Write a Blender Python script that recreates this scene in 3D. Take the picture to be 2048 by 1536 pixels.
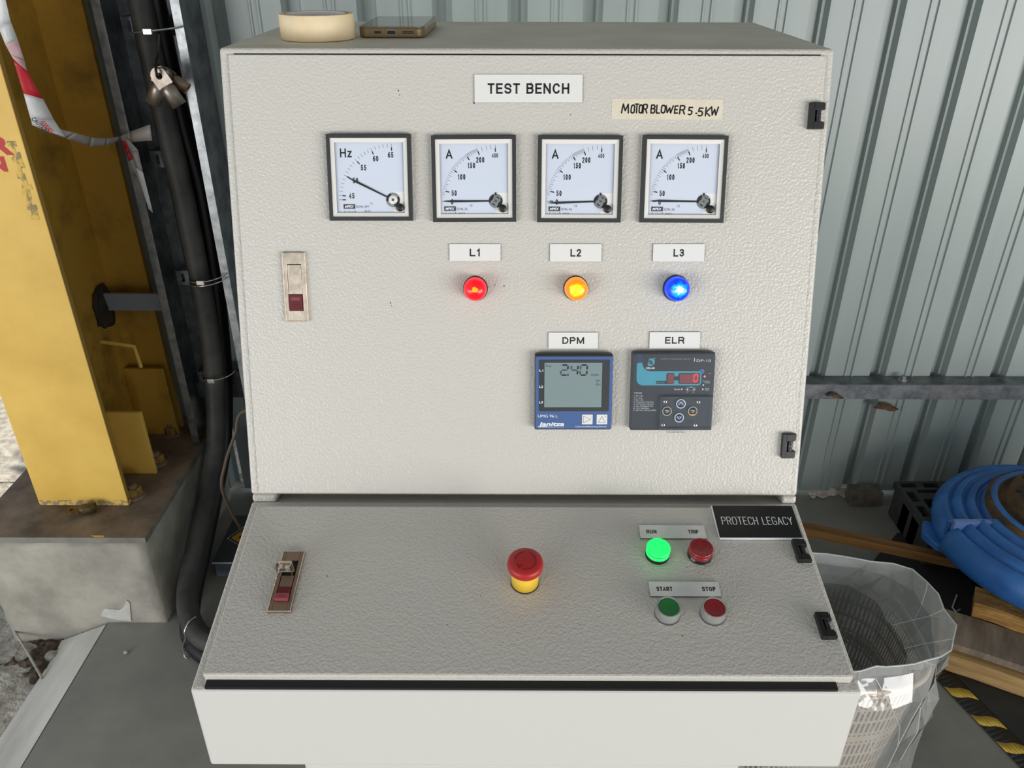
import bpy, bmesh, math, random
from mathutils import Vector, Matrix, noise
random.seed(7)
for o in list(bpy.data.objects):
    bpy.data.objects.remove(o, do_unlink=True)
SC = bpy.context.scene
COL = SC.collection
V = Vector
pi = math.pi

# ------------------------------------------------------------------ camera
CH = 1.62
FPX, PITCH, YAW, ROLL = 1587.57, 0.50848, -0.00203, -0.00193
fw = V((math.sin(YAW)*math.cos(PITCH), math.cos(YAW)*math.cos(PITCH), -math.sin(PITCH)))
r0 = V((math.cos(YAW), -math.sin(YAW), 0)); d0 = fw.cross(r0)
rt = r0*math.cos(ROLL) + d0*math.sin(ROLL)
dn = d0*math.cos(ROLL) - r0*math.sin(ROLL)
CAM = V((0, 0, CH))
cd = bpy.data.cameras.new('camera'); cam = bpy.data.objects.new('camera', cd); COL.objects.link(cam)
cd.sensor_width = 36.0; cd.lens = FPX*36/2048; cd.clip_start = .02; cd.clip_end = 200
m = Matrix((rt, -dn, -fw)).transposed().to_4x4(); m.translation = CAM
cam.matrix_world = m
SC.camera = cam
# ------------------------------------------------------------------ world, sun, daylight
SC.view_settings.view_transform = 'Standard'; SC.view_settings.look = 'None'
SC.view_settings.exposure = 0.0; SC.view_settings.gamma = 1.0; SC.view_settings.use_curve_mapping = False
wd = bpy.data.worlds.new('world'); SC.world = wd; wd.use_nodes = True
bg = wd.node_tree.nodes['Background']; bg.inputs[0].default_value = (.80, .90, 1.0, 1); bg.inputs[1].default_value = 0.55
sl = bpy.data.lights.new('sun', 'SUN'); sl.energy = 5.0; sl.angle = .01; sl.color = (1, .95, .86)
so = bpy.data.objects.new('sun', sl); COL.objects.link(so)
so.rotation_euler = V((-.17, .10, -1)).to_track_quat('-Z', 'Y').to_euler()
def area(name, loc, target, sx, sy, e, col):
    l = bpy.data.lights.new(name, 'AREA'); l.shape = 'RECTANGLE'; l.size = sx; l.size_y = sy; l.energy = e; l.color = col
    o = bpy.data.objects.new(name, l); COL.objects.link(o); o.location = loc
    o.rotation_euler = (V(target)-V(loc)).to_track_quat('-Z', 'Y').to_euler()
    return o
area('daylight_doorway', (3.9, -2.9, .95), (.2, 1.2, 1.0), 4.4, 1.8, 225, (1, .985, .96))
area('daylight_yard', (-3.6, -3.3, .9), (-.2, 1.1, .9), 2.6, 1.6, 105, (1, .985, .965))
area('daylight_side', (-3.6, -.6, 1.1), (-.6, 1.0, .7), 1.8, 1.4, 16, (.96, .98, 1))

# ------------------------------------------------------------------ helpers
def ray(px, py): return fw + rt*((px-1024)/FPX) + dn*((py-768)/FPX)
def az(px, py, z):
    d = ray(px, py); return CAM + d*((z-CH)/d.z)
def ay(px, py, y):
    d = ray(px, py); return CAM + d*(y/d.y)
def lin(c):
    c = c/255.0
    return c/12.92 if c <= .04045 else ((c+.055)/1.055)**2.4
def rgb(c): return (lin(c[0]), lin(c[1]), lin(c[2]), 1)

def mat(name, c, rough=.5, metal=0, bump=None, var=None, c2=None, spec=.5, emit=None, estr=1, coat=0, stretch=None, bdist=.001, lo=.35, hi=.65):
    M = bpy.data.materials.new(name); M.use_nodes = True
    nt = M.node_tree; p = nt.nodes['Principled BSDF']
    p.inputs['Base Color'].default_value = rgb(c)
    p.inputs['Roughness'].default_value = rough; p.inputs['Metallic'].default_value = metal
    p.inputs['Specular IOR Level'].default_value = spec
    if coat: p.inputs['Coat Weight'].default_value = coat; p.inputs['Coat Roughness'].default_value = .08
    if emit:
        p.inputs['Emission Color'].default_value = rgb(emit); p.inputs['Emission Strength'].default_value = estr
    tc = None
    def coords():
        t = nt.nodes.new('ShaderNodeTexCoord')
        if stretch:
            mp = nt.nodes.new('ShaderNodeMapping'); mp.inputs['Scale'].default_value = stretch
            nt.links.new(t.outputs['Object'], mp.inputs[0]); return mp.outputs[0]
        return t.outputs['Object']
    if var:
        n = nt.nodes.new('ShaderNodeTexNoise'); n.inputs['Scale'].default_value = var; n.inputs['Detail'].default_value = 6
        n.inputs['Roughness'].default_value = .62
        nt.links.new(coords(), n.inputs['Vector'])
        r = nt.nodes.new('ShaderNodeValToRGB'); r.color_ramp.elements[0].position = lo; r.color_ramp.elements[1].position = hi
        r.color_ramp.elements[0].color = rgb(c2 or c); r.color_ramp.elements[1].color = rgb(c)
        nt.links.new(n.outputs['Fac'], r.inputs[0]); nt.links.new(r.outputs[0], p.inputs['Base Color'])
    if bump:
        n = nt.nodes.new('ShaderNodeTexNoise'); n.inputs['Scale'].default_value = bump[0]; n.inputs['Detail'].default_value = bump[2] if len(bump) > 2 else 2
        nt.links.new(coords(), n.inputs['Vector'])
        b = nt.nodes.new('ShaderNodeBump'); b.inputs['Strength'].default_value = bump[1]; b.inputs['Distance'].default_value = bdist
        nt.links.new(n.outputs['Fac'], b.inputs['Height']); nt.links.new(b.outputs[0], p.inputs['Normal'])
    return M

def clear_mat(name, tint=(255, 255, 255), rough=.05, haze=.12, body=(235, 238, 238), gain=1.0, bump=None):
    M = bpy.data.materials.new(name); M.use_nodes = True; nt = M.node_tree
    nt.nodes.remove(nt.nodes['Principled BSDF']); out = nt.nodes['Material Output']
    tr = nt.nodes.new('ShaderNodeBsdfTransparent'); tr.inputs[0].default_value = rgb(tint)
    gl = nt.nodes.new('ShaderNodeBsdfGlossy'); gl.inputs['Roughness'].default_value = rough
    df = nt.nodes.new('ShaderNodeBsdfDiffuse'); df.inputs[0].default_value = rgb(body)
    fr = nt.nodes.new('ShaderNodeLayerWeight'); pw = nt.nodes.new('ShaderNodeMath'); pw.operation = 'POWER'; pw.inputs[1].default_value = 4
    mu = nt.nodes.new('ShaderNodeMath'); mu.operation = 'MULTIPLY_ADD'; mu.inputs[1].default_value = .85*gain; mu.inputs[2].default_value = .045*gain; mu.use_clamp = True
    m1 = nt.nodes.new('ShaderNodeMixShader'); m1.inputs[0].default_value = haze
    m2 = nt.nodes.new('ShaderNodeMixShader')
    L = nt.links.new
    L(tr.outputs[0], m1.inputs[1]); L(df.outputs[0], m1.inputs[2]); L(fr.outputs['Facing'], pw.inputs[0]); L(pw.outputs[0], mu.inputs[0]); L(mu.outputs[0], m2.inputs[0])
    L(m1.outputs[0], m2.inputs[1]); L(gl.outputs[0], m2.inputs[2]); L(m2.outputs[0], out.inputs[0])
    if bump:
        t = nt.nodes.new('ShaderNodeTexCoord'); n = nt.nodes.new('ShaderNodeTexNoise'); n.inputs['Scale'].default_value = bump[0]; n.inputs['Detail'].default_value = 3
        b = nt.nodes.new('ShaderNodeBump'); b.inputs['Strength'].default_value = bump[1]; b.inputs['Distance'].default_value = .01
        L(t.outputs['Object'], n.inputs[0]); L(n.outputs[0], b.inputs['Height'])
        L(b.outputs[0], gl.inputs['Normal']); L(b.outputs[0], fr.inputs['Normal'])
    return M

def lamp_mat(name, rim, mid, core, r1, r2, estr):
    """lit lens: the light source sits in the middle of the dome, so its emission falls off with distance from the middle"""
    M = bpy.data.materials.new(name); M.use_nodes = True; nt = M.node_tree; p = nt.nodes['Principled BSDF']
    t = nt.nodes.new('ShaderNodeTexCoord'); n = nt.nodes.new('ShaderNodeTexNoise'); n.inputs['Scale'].default_value = 220; n.inputs['Detail'].default_value = 1
    s = nt.nodes.new('ShaderNodeSeparateXYZ'); cx = nt.nodes.new('ShaderNodeCombineXYZ')
    le = nt.nodes.new('ShaderNodeVectorMath'); le.operation = 'LENGTH'
    ad = nt.nodes.new('ShaderNodeMath'); ad.operation = 'MULTIPLY_ADD'; ad.inputs[1].default_value = .007
    r = nt.nodes.new('ShaderNodeValToRGB'); mr = nt.nodes.new('ShaderNodeMapRange'); mr.inputs['From Max'].default_value = .016
    L = nt.links.new
    L(t.outputs['Object'], s.inputs[0]); L(s.outputs[0], cx.inputs[0]); L(s.outputs[1], cx.inputs[1]); L(cx.outputs[0], le.inputs[0])
    L(t.outputs['Object'], n.inputs[0]); L(n.outputs[0], ad.inputs[0]); L(le.outputs['Value'], ad.inputs[2])
    L(ad.outputs[0], mr.inputs['Value']); L(mr.outputs[0], r.inputs[0]); L(r.outputs[0], p.inputs['Emission Color'])
    e = r.color_ramp.elements; e[0].position = r1-.06; e[0].color = rgb(core); e[1].position = r2; e[1].color = rgb(rim)
    k = e.new(r1); k.color = rgb(mid)
    p.inputs['Emission Strength'].default_value = estr; p.inputs['Base Color'].default_value = rgb([int(v*.35) for v in rim]); p.inputs['Roughness'].default_value = .2
    return M

def arc(cx, cy, rx, ry, a0, a1, n=10): return [(cx+rx*math.cos(math.radians(a0+(a1-a0)*i/n)), cy+ry*math.sin(math.radians(a0+(a1-a0)*i/n))) for i in range(n+1)]
EXT = 1.0
_S = [(1, .76)]+arc(.5, .75, .48, .25, 20, 180, 9)+[(.03, .64), (.2, .55), (.5, .5), (.8, .45), (.98, .35)]+arc(.5, .25, .5, .25, 0, -160, 9)
_O = arc(.5, .5, .5, .5, 0, 360, 28)
GLY = {'T': (.66, [[(0, 1), (1, 1)], [(.5, 1), (.5, 0)]]), 'E': (.64, [[(1, 1), (0, 1), (0, 0), (1, 0)], [(0, .52), (.9, .52)]]), 'S': (.70, [_S]),
 'B': (.70, [[(0, 0), (0, 1), (.6, 1)]+arc(.6, .77, .36, .23, 90, -90, 8)+[(0, .54)], [(.5, .54), (.62, .54)]+arc(.64, .27, .36, .27, 90, -90, 8)+[(0, 0)]]),
 'N': (.72, [[(0, 0), (0, 1)], [(.04, .96), (.96, .04)], [(1, 0), (1, 1)]]), 'C': (.76, [arc(.52, .5, .5, .5, 38, 322, 20)]), 'H': (.72, [[(0, 0), (0, 1)], [(1, 0), (1, 1)], [(0, .52), (1, .52)]]),
 'L': (.60, [[(0, 1), (0, 0), (1, 0)]]), 'D': (.72, [[(0, 0), (0, 1), (.45, 1)]+arc(.45, .5, .55, .5, 90, -90, 14)+[(0, 0)]]), 'P': (.68, [[(0, 0), (0, 1), (.6, 1)]+arc(.6, .74, .4, .26, 90, -90, 8)+[(0, .48)]]),
 'M': (.86, [[(0, 0), (0, 1)], [(.04, .97), (.5, .06)], [(.5, .06), (.96, .97)], [(1, 0), (1, 1)]]), 'R': (.72, [[(0, 0), (0, 1), (.6, 1)]+arc(.6, .74, .4, .26, 90, -90, 8)+[(0, .48)], [(.55, .48), (.86, .38), (.92, .1), (1, 0)]]),
 'U': (.72, [[(0, 1), (0, .4)]+arc(.5, .4, .5, .4, 180, 360, 12)+[(1, 1)]]), 'I': (.15, [[(.5, 0), (.5, 1)]]), 'A': (.74, [[(0, 0), (.5, 1), (1, 0)], [(.2, .3), (.8, .3)]]), 'O': (.80, [_O]),
 'z': (.50, [[(0, .70), (1, .70), (0, 0), (1, 0)]]), '0': (.50, [_O]), '1': (.36, [[(.1, .78), (.75, .98), (.75, 0)]]), '2': (.52, [arc(.5, .72, .5, .28, 170, -30, 10)+[(.1, .12), (0, 0), (1, 0)]]),
 '3': (.54, [arc(.48, .75, .46, .25, 160, -80, 10)+[(.4, .52)], [(.5, .52)]+arc(.48, .27, .52, .27, 75, -160, 10)]), '4': (.54, [[(.75, 0), (.75, 1), (0, .28), (1, .28)]]),
 '5': (.52, [[(.95, 1), (.15, 1), (.05, .5)]+arc(.47, .33, .53, .33, 130, -150, 12)]), '6': (.52, [[(.9, .98), (.5, .95), (.12, .65), (.0, .35)]+arc(.5, .32, .5, .32, 180, 530, 20)])}
class MB:
    """collects shapes into one mesh"""
    def __init__(s): s.v = []; s.f = []; s.m = []; s.sm = []; s.mats = []; s.X = Matrix.Identity(4)
    def mi(s, M):
        if M not in s.mats: s.mats.append(M)
        return s.mats.index(M)
    def add(s, vs, fs, M, smooth=False):
        b = len(s.v); s.v += [s.X @ V(v) for v in vs]; k = s.mi(M)
        for f in fs: s.f.append([b+i for i in f]); s.m.append(k); s.sm.append(smooth)
    def box(s, x0, x1, y0, y1, z0, z1, M, bev=0):
        if bev:
            bm = bmesh.new(); bmesh.ops.create_cube(bm, size=1)
            for v in bm.verts: v.co = V((x0+(v.co.x+.5)*(x1-x0), y0+(v.co.y+.5)*(y1-y0), z0+(v.co.z+.5)*(z1-z0)))
            bmesh.ops.bevel(bm, geom=bm.edges[:], offset=bev, segments=2, affect='EDGES', profile=.5)
            s.bm(bm, M); return
        s.add([(x0,y0,z0),(x1,y0,z0),(x1,y1,z0),(x0,y1,z0),(x0,y0,z1),(x1,y0,z1),(x1,y1,z1),(x0,y1,z1)],
              [(0,3,2,1),(4,5,6,7),(0,1,5,4),(1,2,6,5),(2,3,7,6),(3,0,4,7)], M)
    def bm(s, bm, M, smooth=False):
        bm.verts.index_update()
        s.add([v.co.copy() for v in bm.verts], [[v.index for v in f.verts] for f in bm.faces], M, smooth); bm.free()
    def prism(s, poly, h0, h1, M, Ms=None, bev=0):
        n = len(poly)
        a = sum(poly[i][0]*poly[(i+1) % n][1]-poly[(i+1) % n][0]*poly[i][1] for i in range(n))
        if a < 0: poly = poly[::-1]
        if bev:
            b = bmesh.new(); vs = [b.verts.new((p[0], p[1], h0)) for p in poly]; f = b.faces.new(vs)
            r = bmesh.ops.extrude_face_region(b, geom=[f])
            for e in r['geom']:
                if isinstance(e, bmesh.types.BMVert): e.co.z = h1
            bmesh.ops.recalc_face_normals(b, faces=b.faces[:])
            bmesh.ops.bevel(b, geom=b.edges[:], offset=bev, segments=2, affect='EDGES', profile=.5)
            s.bm(b, M); return
        vs = [(p[0], p[1], h0) for p in poly]+[(p[0], p[1], h1) for p in poly]
        s.add(vs, [list(range(n, 2*n)), list(range(n-1, -1, -1))], M)
        s.add(vs, [(i, (i+1) % n, n+(i+1) % n, n+i) for i in range(n)], Ms or M)
    def lathe(s, prof, M, n=48, smooth=True, cx=0, cy=0):
        """profile of (radius, height) about local z"""
        vs = []; fs = []
        for (r, h) in prof:
            for i in range(n):
                a = 2*pi*i/n; vs.append((cx+r*math.cos(a), cy+r*math.sin(a), h))
        for k in range(len(prof)-1):
            for i in range(n):
                j = (i+1) % n; fs.append((k*n+i, k*n+j, (k+1)*n+j, (k+1)*n+i))
        s.add(vs, fs, M, smooth)
    def disc(s, cx, cy, r, h, M, n=32): s.add([(cx+r*math.cos(2*pi*i/n), cy+r*math.sin(2*pi*i/n), h) for i in range(n)], [list(range(n))], M)
    def ring(s, cx, cy, r0, r1, h, M, n=40, a0=0, a1=2*pi):
        vs = []; full = abs(a1-a0-2*pi) < 1e-6; c = n if full else n+1
        for i in range(c):
            a = a0+(a1-a0)*i/n; vs += [(cx+r0*math.cos(a), cy+r0*math.sin(a), h), (cx+r1*math.cos(a), cy+r1*math.sin(a), h)]
        fs = []
        for i in range(n):
            j = (i+1) % c; fs.append((2*i, 2*i+1, 2*j+1, 2*j))
        s.add(vs, fs, M)
    def flat(s, poly, h, M):
        n = len(poly); a = sum(poly[i][0]*poly[(i+1) % n][1]-poly[(i+1) % n][0]*poly[i][1] for i in range(n))
        if a < 0: poly = poly[::-1]
        s.add([(p[0], p[1], h) for p in poly], [list(range(n))], M)
    def rect(s, x0, x1, y0, y1, h, M): s.flat([(x0, y0), (x1, y0), (x1, y1), (x0, y1)], h, M)
    def line(s, a, b, w, h, M):
        a = V(a); b = V(b); d = (b-a).normalized(); n = V((-d.y, d.x))*w/2
        s.flat([tuple(a-n), tuple(b-n), tuple(b+n), tuple(a+n)], h, M)
    def strokes(s, polys, w, h, M):
        for k, pl in enumerate(polys):
            for i in range(len(pl)-1): s.line(pl[i], pl[i+1], w, h+.00002*(k % 3), M)
            for p in pl: s.disc(p[0], p[1], w/2, h+.00003*(k % 3), M, 8)
    def tube(s, pts, r, M, n=12, caps=True, flat=None):
        P = [V(p) for p in pts]; vs = []; fs = []; up = None
        for i, p in enumerate(P):
            t = (P[min(i+1, len(P)-1)]-P[max(i-1, 0)]).normalized()
            if up is None:
                up = t.orthogonal().normalized()
            up = (up - t*up.dot(t)).normalized(); bi = t.cross(up)
            rr = r[i] if isinstance(r, (list, tuple)) else r
            for k in range(n):
                a = 2*pi*k/n; vs.append(p+up*math.cos(a)*rr+bi*math.sin(a)*rr*(flat or 1))
        for i in range(len(P)-1):
            for k in range(n):
                j = (k+1) % n; fs.append((i*n+k, i*n+j, (i+1)*n+j, (i+1)*n+k))
        s.add(vs, fs, M, True)
        if caps: s.add(vs, [list(range(n-1, -1, -1)), [(len(P)-1)*n+k for k in range(n)]], M)
    def text(s, t, cx, cy, cap, h, M, sx=1, bold=0, shear=0, align='CENTER', sp=1.0, w=None):
        """flat lettering; cap is the capital height, w squeezes it to that width"""
        c = bpy.data.curves.new('lettering', 'FONT'); c.body = t; c.size = 1; c.align_x = 'LEFT'; c.shear = shear; c.offset = bold; c.space_character = sp; c.resolution_u = 3
        o = bpy.data.objects.new('lettering', c); COL.objects.link(o)
        dg = bpy.context.evaluated_depsgraph_get(); me = o.evaluated_get(dg).to_mesh()
        vs = [v.co.copy() for v in me.vertices]; fs = [list(p.vertices) for p in me.polygons]
        o.evaluated_get(dg).to_mesh_clear(); bpy.data.objects.remove(o); bpy.data.curves.remove(c)
        if not vs: return
        x0 = min(v.x for v in vs); x1 = max(v.x for v in vs)
        k = cap/.729; kx = (w/(x1-x0)) if w else k*sx
        off = {'CENTER': (x0+x1)/2, 'LEFT': x0, 'RIGHT': x1}[align]
        s.add([(cx+(v.x-off)*kx, cy+v.y*k-cap/2, h) for v in vs], fs, M)
    def block(s, t, cx, cy, cap, h, M, w=None, wt=.15, aspect=1.0, gap=.16, align='CENTER'):
        """flat sans lettering from even strokes with square ends; wt is the stroke over the capital height"""
        gw = []; x = 0; items = []
        for ch in t:
            if ch == ' ': x += .32*aspect+gap; continue
            g, pls = GLY[ch]; g *= aspect; items.append((x, g, pls)); x += g+gap
        tot = x-gap; kx = (w/tot) if w else cap; st = wt*cap
        x0 = cx-(tot*kx/2 if align == 'CENTER' else 0)
        for q, (gx, g, pls) in enumerate(items):
            for pl in pls:
                P = [V((x0+gx*kx+st/2+p[0]*(g*kx-st), cy-cap/2+st/2+p[1]*(cap-st))) for p in pl]
                clo = (P[0]-P[-1]).length < 1e-7 and len(P) > 2
                if clo: P = P[:-1]
                n = len(P); L = []; R = []
                for i in range(n):
                    a = P[i-1] if (i or clo) else None; b = P[(i+1) % n] if (i < n-1 or clo) else None; p = P[i]
                    d1 = (p-a).normalized() if a is not None else None; d2 = (b-p).normalized() if b is not None else None
                    if d1 is None: p = p-d2*st/2*EXT; nn = V((-d2.y, d2.x)); k = 1
                    elif d2 is None: p = p+d1*st/2*EXT; nn = V((-d1.y, d1.x)); k = 1
                    else:
                        n1 = V((-d1.y, d1.x)); n2 = V((-d2.y, d2.x)); nn = n1+n2
                        nn = nn.normalized() if nn.length > .1 else n1; k = 1/max(nn.dot(n1), .42)
                    L.append(p+nn*st/2*k); R.append(p-nn*st/2*k)
                vs = []
                for a, b in zip(L, R): vs += [(a.x, a.y, h), (b.x, b.y, h)]
                m_ = n if clo else n-1
                s.add(vs, [(2*i, 2*i+1, 2*((i+1) % n)+1, 2*((i+1) % n)) for i in range(m_)], M)
    def build(s, name, parent=None, M=None, mods=None):
        me = bpy.data.meshes.new(name); me.from_pydata([tuple(v) for v in s.v], [], s.f)
        for q in s.mats: me.materials.append(q)
        for p, k, g in zip(me.polygons, s.m, s.sm): p.material_index = k; p.use_smooth = g
        me.update()
        o = bpy.data.objects.new(name, me); COL.objects.link(o)
        if parent: o.parent = parent
        if M is not None: o.matrix_basis = M
        if mods: mods(o)
        return o
def bevel(o, w=.002, n=2):
    b = o.modifiers.new('bevel', 'BEVEL'); b.width = w; b.segments = n; b.limit_method = 'ANGLE'; b.angle_limit = .6
    return o
def solid(o, t, off=0):
    b = o.modifiers.new('solid', 'SOLIDIFY'); b.thickness = t; b.offset = off; return o
def empty(name, loc):
    o = bpy.data.objects.new(name, None); COL.objects.link(o); o.location = loc; o.empty_display_size = .05; return o
def tag(o, label, cat, group=None, kind=None):
    if label: o['label'] = label
    if cat: o['category'] = cat
    if group: o['group'] = group
    if kind: o['kind'] = kind
    return o
def struct(o): o['kind'] = 'structure'; return o
def lab(o, label): o['label'] = label; return o
def frame(o, x, y, z):
    m = Matrix((x, y, z)).transposed().to_4x4(); m.translation = o; return m
def rot2(p, a): return (p[0]*math.cos(a)-p[1]*math.sin(a), p[0]*math.sin(a)+p[1]*math.cos(a))

# ------------------------------------------------------------------ materials
PAINT = mat('textured_grey_paint', (202, 198, 189), .30, bump=(330, .75, 1.5), bdist=.0013)
PAINT_S = mat('smooth_grey_paint', (206, 204, 198), .42, bump=(420, .12, 1), bdist=.0008)
PAINT_TOP = mat('dusty_grey_paint', (222, 216, 202), .55, var=9, c2=(204, 197, 180), bump=(330, .2, 1))
BLACK = mat('black_plastic', (24, 24, 25), .42)
BEZEL = mat('meter_bezel_plastic', (50, 51, 51), .45)
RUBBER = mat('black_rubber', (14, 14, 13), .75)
INK = mat('black_ink', (22, 22, 24), .6)
MARKER = mat('marker_ink', (12, 12, 14), .5)
WHITEP = mat('white_plate', (226, 225, 221), .45)
SILVERP = mat('silver_plate', (232, 231, 226), .42, var=14, c2=(216, 215, 211))
DIAL = mat('pale_dial', (212, 219, 233), .5)
DIAL_W = mat('white_dial_corner', (236, 234, 230), .5)
LENS = mat('ivory_lens_frame', (226, 223, 216), .35)
GLASS = clear_mat('clear_lens', rough=.04, haze=.0, gain=.55)
CHROME = mat('chrome', (205, 203, 198), .12, 1)
NICKEL = mat('nickel_plate', (236, 220, 200), .32, .7, var=120, c2=(196, 182, 162), bump=(60, .05))
NICKEL_D = mat('dull_nickel', (150, 128, 108), .45, .8)
RED_T = mat('red_release_tab', (100, 16, 22), .55)
RED_TL = mat('pale_red_release_tab', (144, 66, 76), .45)
WHITE = mat('white_print', (236, 238, 240), .5)
BLUE_P = mat('blue_fascia', (68, 97, 148), .42)
CHAR = mat('charcoal_fascia', (52, 54, 56), .4)
LCD = mat('lcd_grey_green', (124, 140, 140), .25, emit=(110, 130, 132), estr=.10)
LCDINK = mat('lcd_segment', (22, 28, 52), .4)
LCDINK2 = mat('lcd_segment_faint', (70, 78, 92), .4)
CYAN = mat('cyan_print', (74, 164, 184), .4)
NAVY = mat('navy_print', (44, 62, 104), .4)
REDWIN = mat('red_display_window', (138, 74, 82), .2, emit=(120, 40, 48), estr=.12)
REDSEG = mat('red_led_segment', (255, 60, 50), .4, emit=(255, 52, 40), estr=1.6)
LED_R = mat('small_red_led', (250, 120, 110), .4, emit=(255, 110, 90), estr=1.3)
ORANGE = mat('amber_button', (236, 160, 40), .4)
BEIGE_R = mat('beige_ring', (200, 186, 170), .35)

# ================================================================== SETTING
CONC = mat('smooth_concrete', (150, 147, 138), .62, var=3.2, c2=(126, 126, 119), bump=(25, .12, 5), bdist=.004)
CONC_E = mat('trowelled_edge_concrete', (212, 210, 202), .7, var=5, c2=(176, 173, 164), bump=(30, .2, 5), bdist=.004, stretch=(1.6, .35, 1))
CONC_P = mat('cast_concrete', (176, 171, 160), .8, var=7, c2=(142, 138, 128), bump=(38, .5, 6), bdist=.005)
GRAVEL = mat('gravel', (188, 182, 170), .9, var=26, c2=(146, 139, 128), bump=(42, 1, 6), bdist=.02, lo=.38, hi=.62)
WALLM = mat('grey_green_sheet', (160, 170, 166), .34, var=2.5, c2=(151, 161, 158), stretch=(3, 1, .35))
GALV = mat('galvanised_steel', (176, 178, 178), .38, .75, var=34, c2=(132, 136, 140), bump=(60, .06))
GALV_D = mat('dark_galvanised_steel', (128, 132, 134), .45, .6, var=22, c2=(88, 92, 96))  # darker galvanised tone for rail webs, girt top and rung sides
WY = 2.16
# floor slab with its sloped left border
mb = MB()
mb.add([(-1.10, -6, 0), (5, -6, 0), (5, WY+.02, 0), (-1.10, WY+.02, 0), (-1.10, -6, -.14), (5, -6, -.14), (5, WY+.02, -.14), (-1.10, WY+.02, -.14)],
       [(0, 1, 2, 3), (4, 7, 6, 5), (0, 4, 5, 1), (1, 5, 6, 2), (2, 6, 7, 3), (3, 7, 4, 0)], CONC)
struct(mb.build('floor'))
mb = MB(); N = 90; vs = []; fs = []
for i in range(N+1):
    y = -6 + (1.56+6)*i/N
    w = .012*noise.noise(V((0, y*6, 3)))+.006*noise.noise(V((0, y*25, 9)))
    vs += [(-1.103, y, .0005), (-1.236+w, y, -.062), (-1.262+w*1.6, y, -.135), (-1.103, y, -.135)]
for i in range(N):
    a = 4*i; b = a+4
    fs += [(a, b, b+1, a+1), (a+1, b+1, b+2, a+2), (a+2, b+2, b+3, a+3), (a+3, b+3, b, a)]
fs += [(0, 1, 2, 3), (4*N+3, 4*N+2, 4*N+1, 4*N)]
mb.add(vs, fs, CONC_E)
struct(mb.build('trim_2'))
# gravel ground outside, uneven
mb = MB(); nx, ny = 150, 190; vs = []; fs = []
for j in range(ny+1):
    y = -1.0 + 9*(j/ny)**1.25
    for i in range(nx+1):
        x = -1.05 - 8*(1-i/nx)**1.7
        if y > 2.2: x += 9.0*(i/nx)*min(1, (y-2.2)/.25)
        z = -.085 + .030*noise.noise(V((x*3.1, y*3.1, 0))) + .020*noise.noise(V((x*12, y*12, 4))) + .011*noise.noise(V((x*34, y*34, 8)))
        if y > 2.2: z -= .04
        vs.append((x, y, z))
for j in range(ny):
    for i in range(nx):
        a = j*(nx+1)+i; fs.append((a, a+1, a+nx+2, a+nx+1))
mb.add(vs, fs, GRAVEL, True)
tag(mb.build('gravel_ground'), 'pale loose gravel ground outside the shed beyond the concrete slab edge', 'gravel', kind='stuff')
# corrugated back wall
PER = .1862; X0 = .971; SLIT = ay(466, 890, WY).x
prof = [(0, 0), (.262, 0), (.275, -.004), (.290, -.004), (.303, 0), (.372, 0), (.384, -.005), (.402, -.005), (.414, 0), (.69, 0), (.735, .034), (.862, .034), (.882, .019), (.918, .019), (.960, 0)]
mb = MB(); xs = []
for k in range(-13, 14):
    for (t, d) in prof: xs.append((X0+(k+t)*PER, WY+d))
xs = [p for p in xs if -1.32 < p[0] < 3.3]
for q in (SLIT-.013, SLIT+.011): xs.append((q, min(xs, key=lambda p: abs(p[0]-q))[1]))
xs.sort()
vs = []; fs = []
zs = [.012, .06, .40, 3.7]
for (x, y) in xs:
    for z in zs: vs.append((x, y, z))
n = len(zs)
for i in range(len(xs)-1):
    for k in range(n-1):
        mid = (xs[i][0]+xs[i+1][0])/2
        if k in (0, 1) and SLIT-.013 < mid < SLIT+.011: continue      # slit between two sheets where daylight comes in
        fs.append((i*n+k, (i+1)*n+k, (i+1)*n+k+1, i*n+k+1))
mb.add(vs, fs, WALLM)
w = mb.build('wall_back'); struct(solid(w, .0008, 1))
# horizontal girt
mb = MB(); gz = ay(1700, 768, WY-.054).z
mb.box(-1.0, 3.2, WY-.056, WY-.006, gz-.003, gz, GALV_D)
mb.box(-1.0, 3.2, WY-.056, WY-.053, gz-.052, gz-.003, GALV)
g = struct(mb.build('trim_1'))
mb = MB(); b = ay(1807, 752, WY-.03)
mb.X = Matrix.Translation((b.x, WY-.03, gz))
mb.lathe([(0, .003), (.014, .003), (.014, 0), (0, 0)], GALV, 24)
mb.lathe([(0, .016), (.009, .016), (.0095, .003)], GALV, 6, False)
mb.box(-.02, .02, -.02, .02, -.001, .0005, GALV_D)
lab(mb.build('bolt', g), 'galvanised hex bolt with washer')
# roof
ROOFM = mat('roof_sheet', (120, 118, 112), .6, var=2, c2=(104, 102, 98))
mb = MB(); mb.box(-.98, 5, -6.2, WY+.25, 3.7, 3.72, ROOFM); struct(mb.build('ceiling'))
SHADE_M = mat('shade_wall_grey', (120, 118, 112), .8)
mb = MB(); mb.box(1.78, 1.88, -.05, 1.75, .0, .50, SHADE_M); struct(mb.build('added_shade_wall'))  # added low wall out of view, there to shade the back corner

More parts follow.
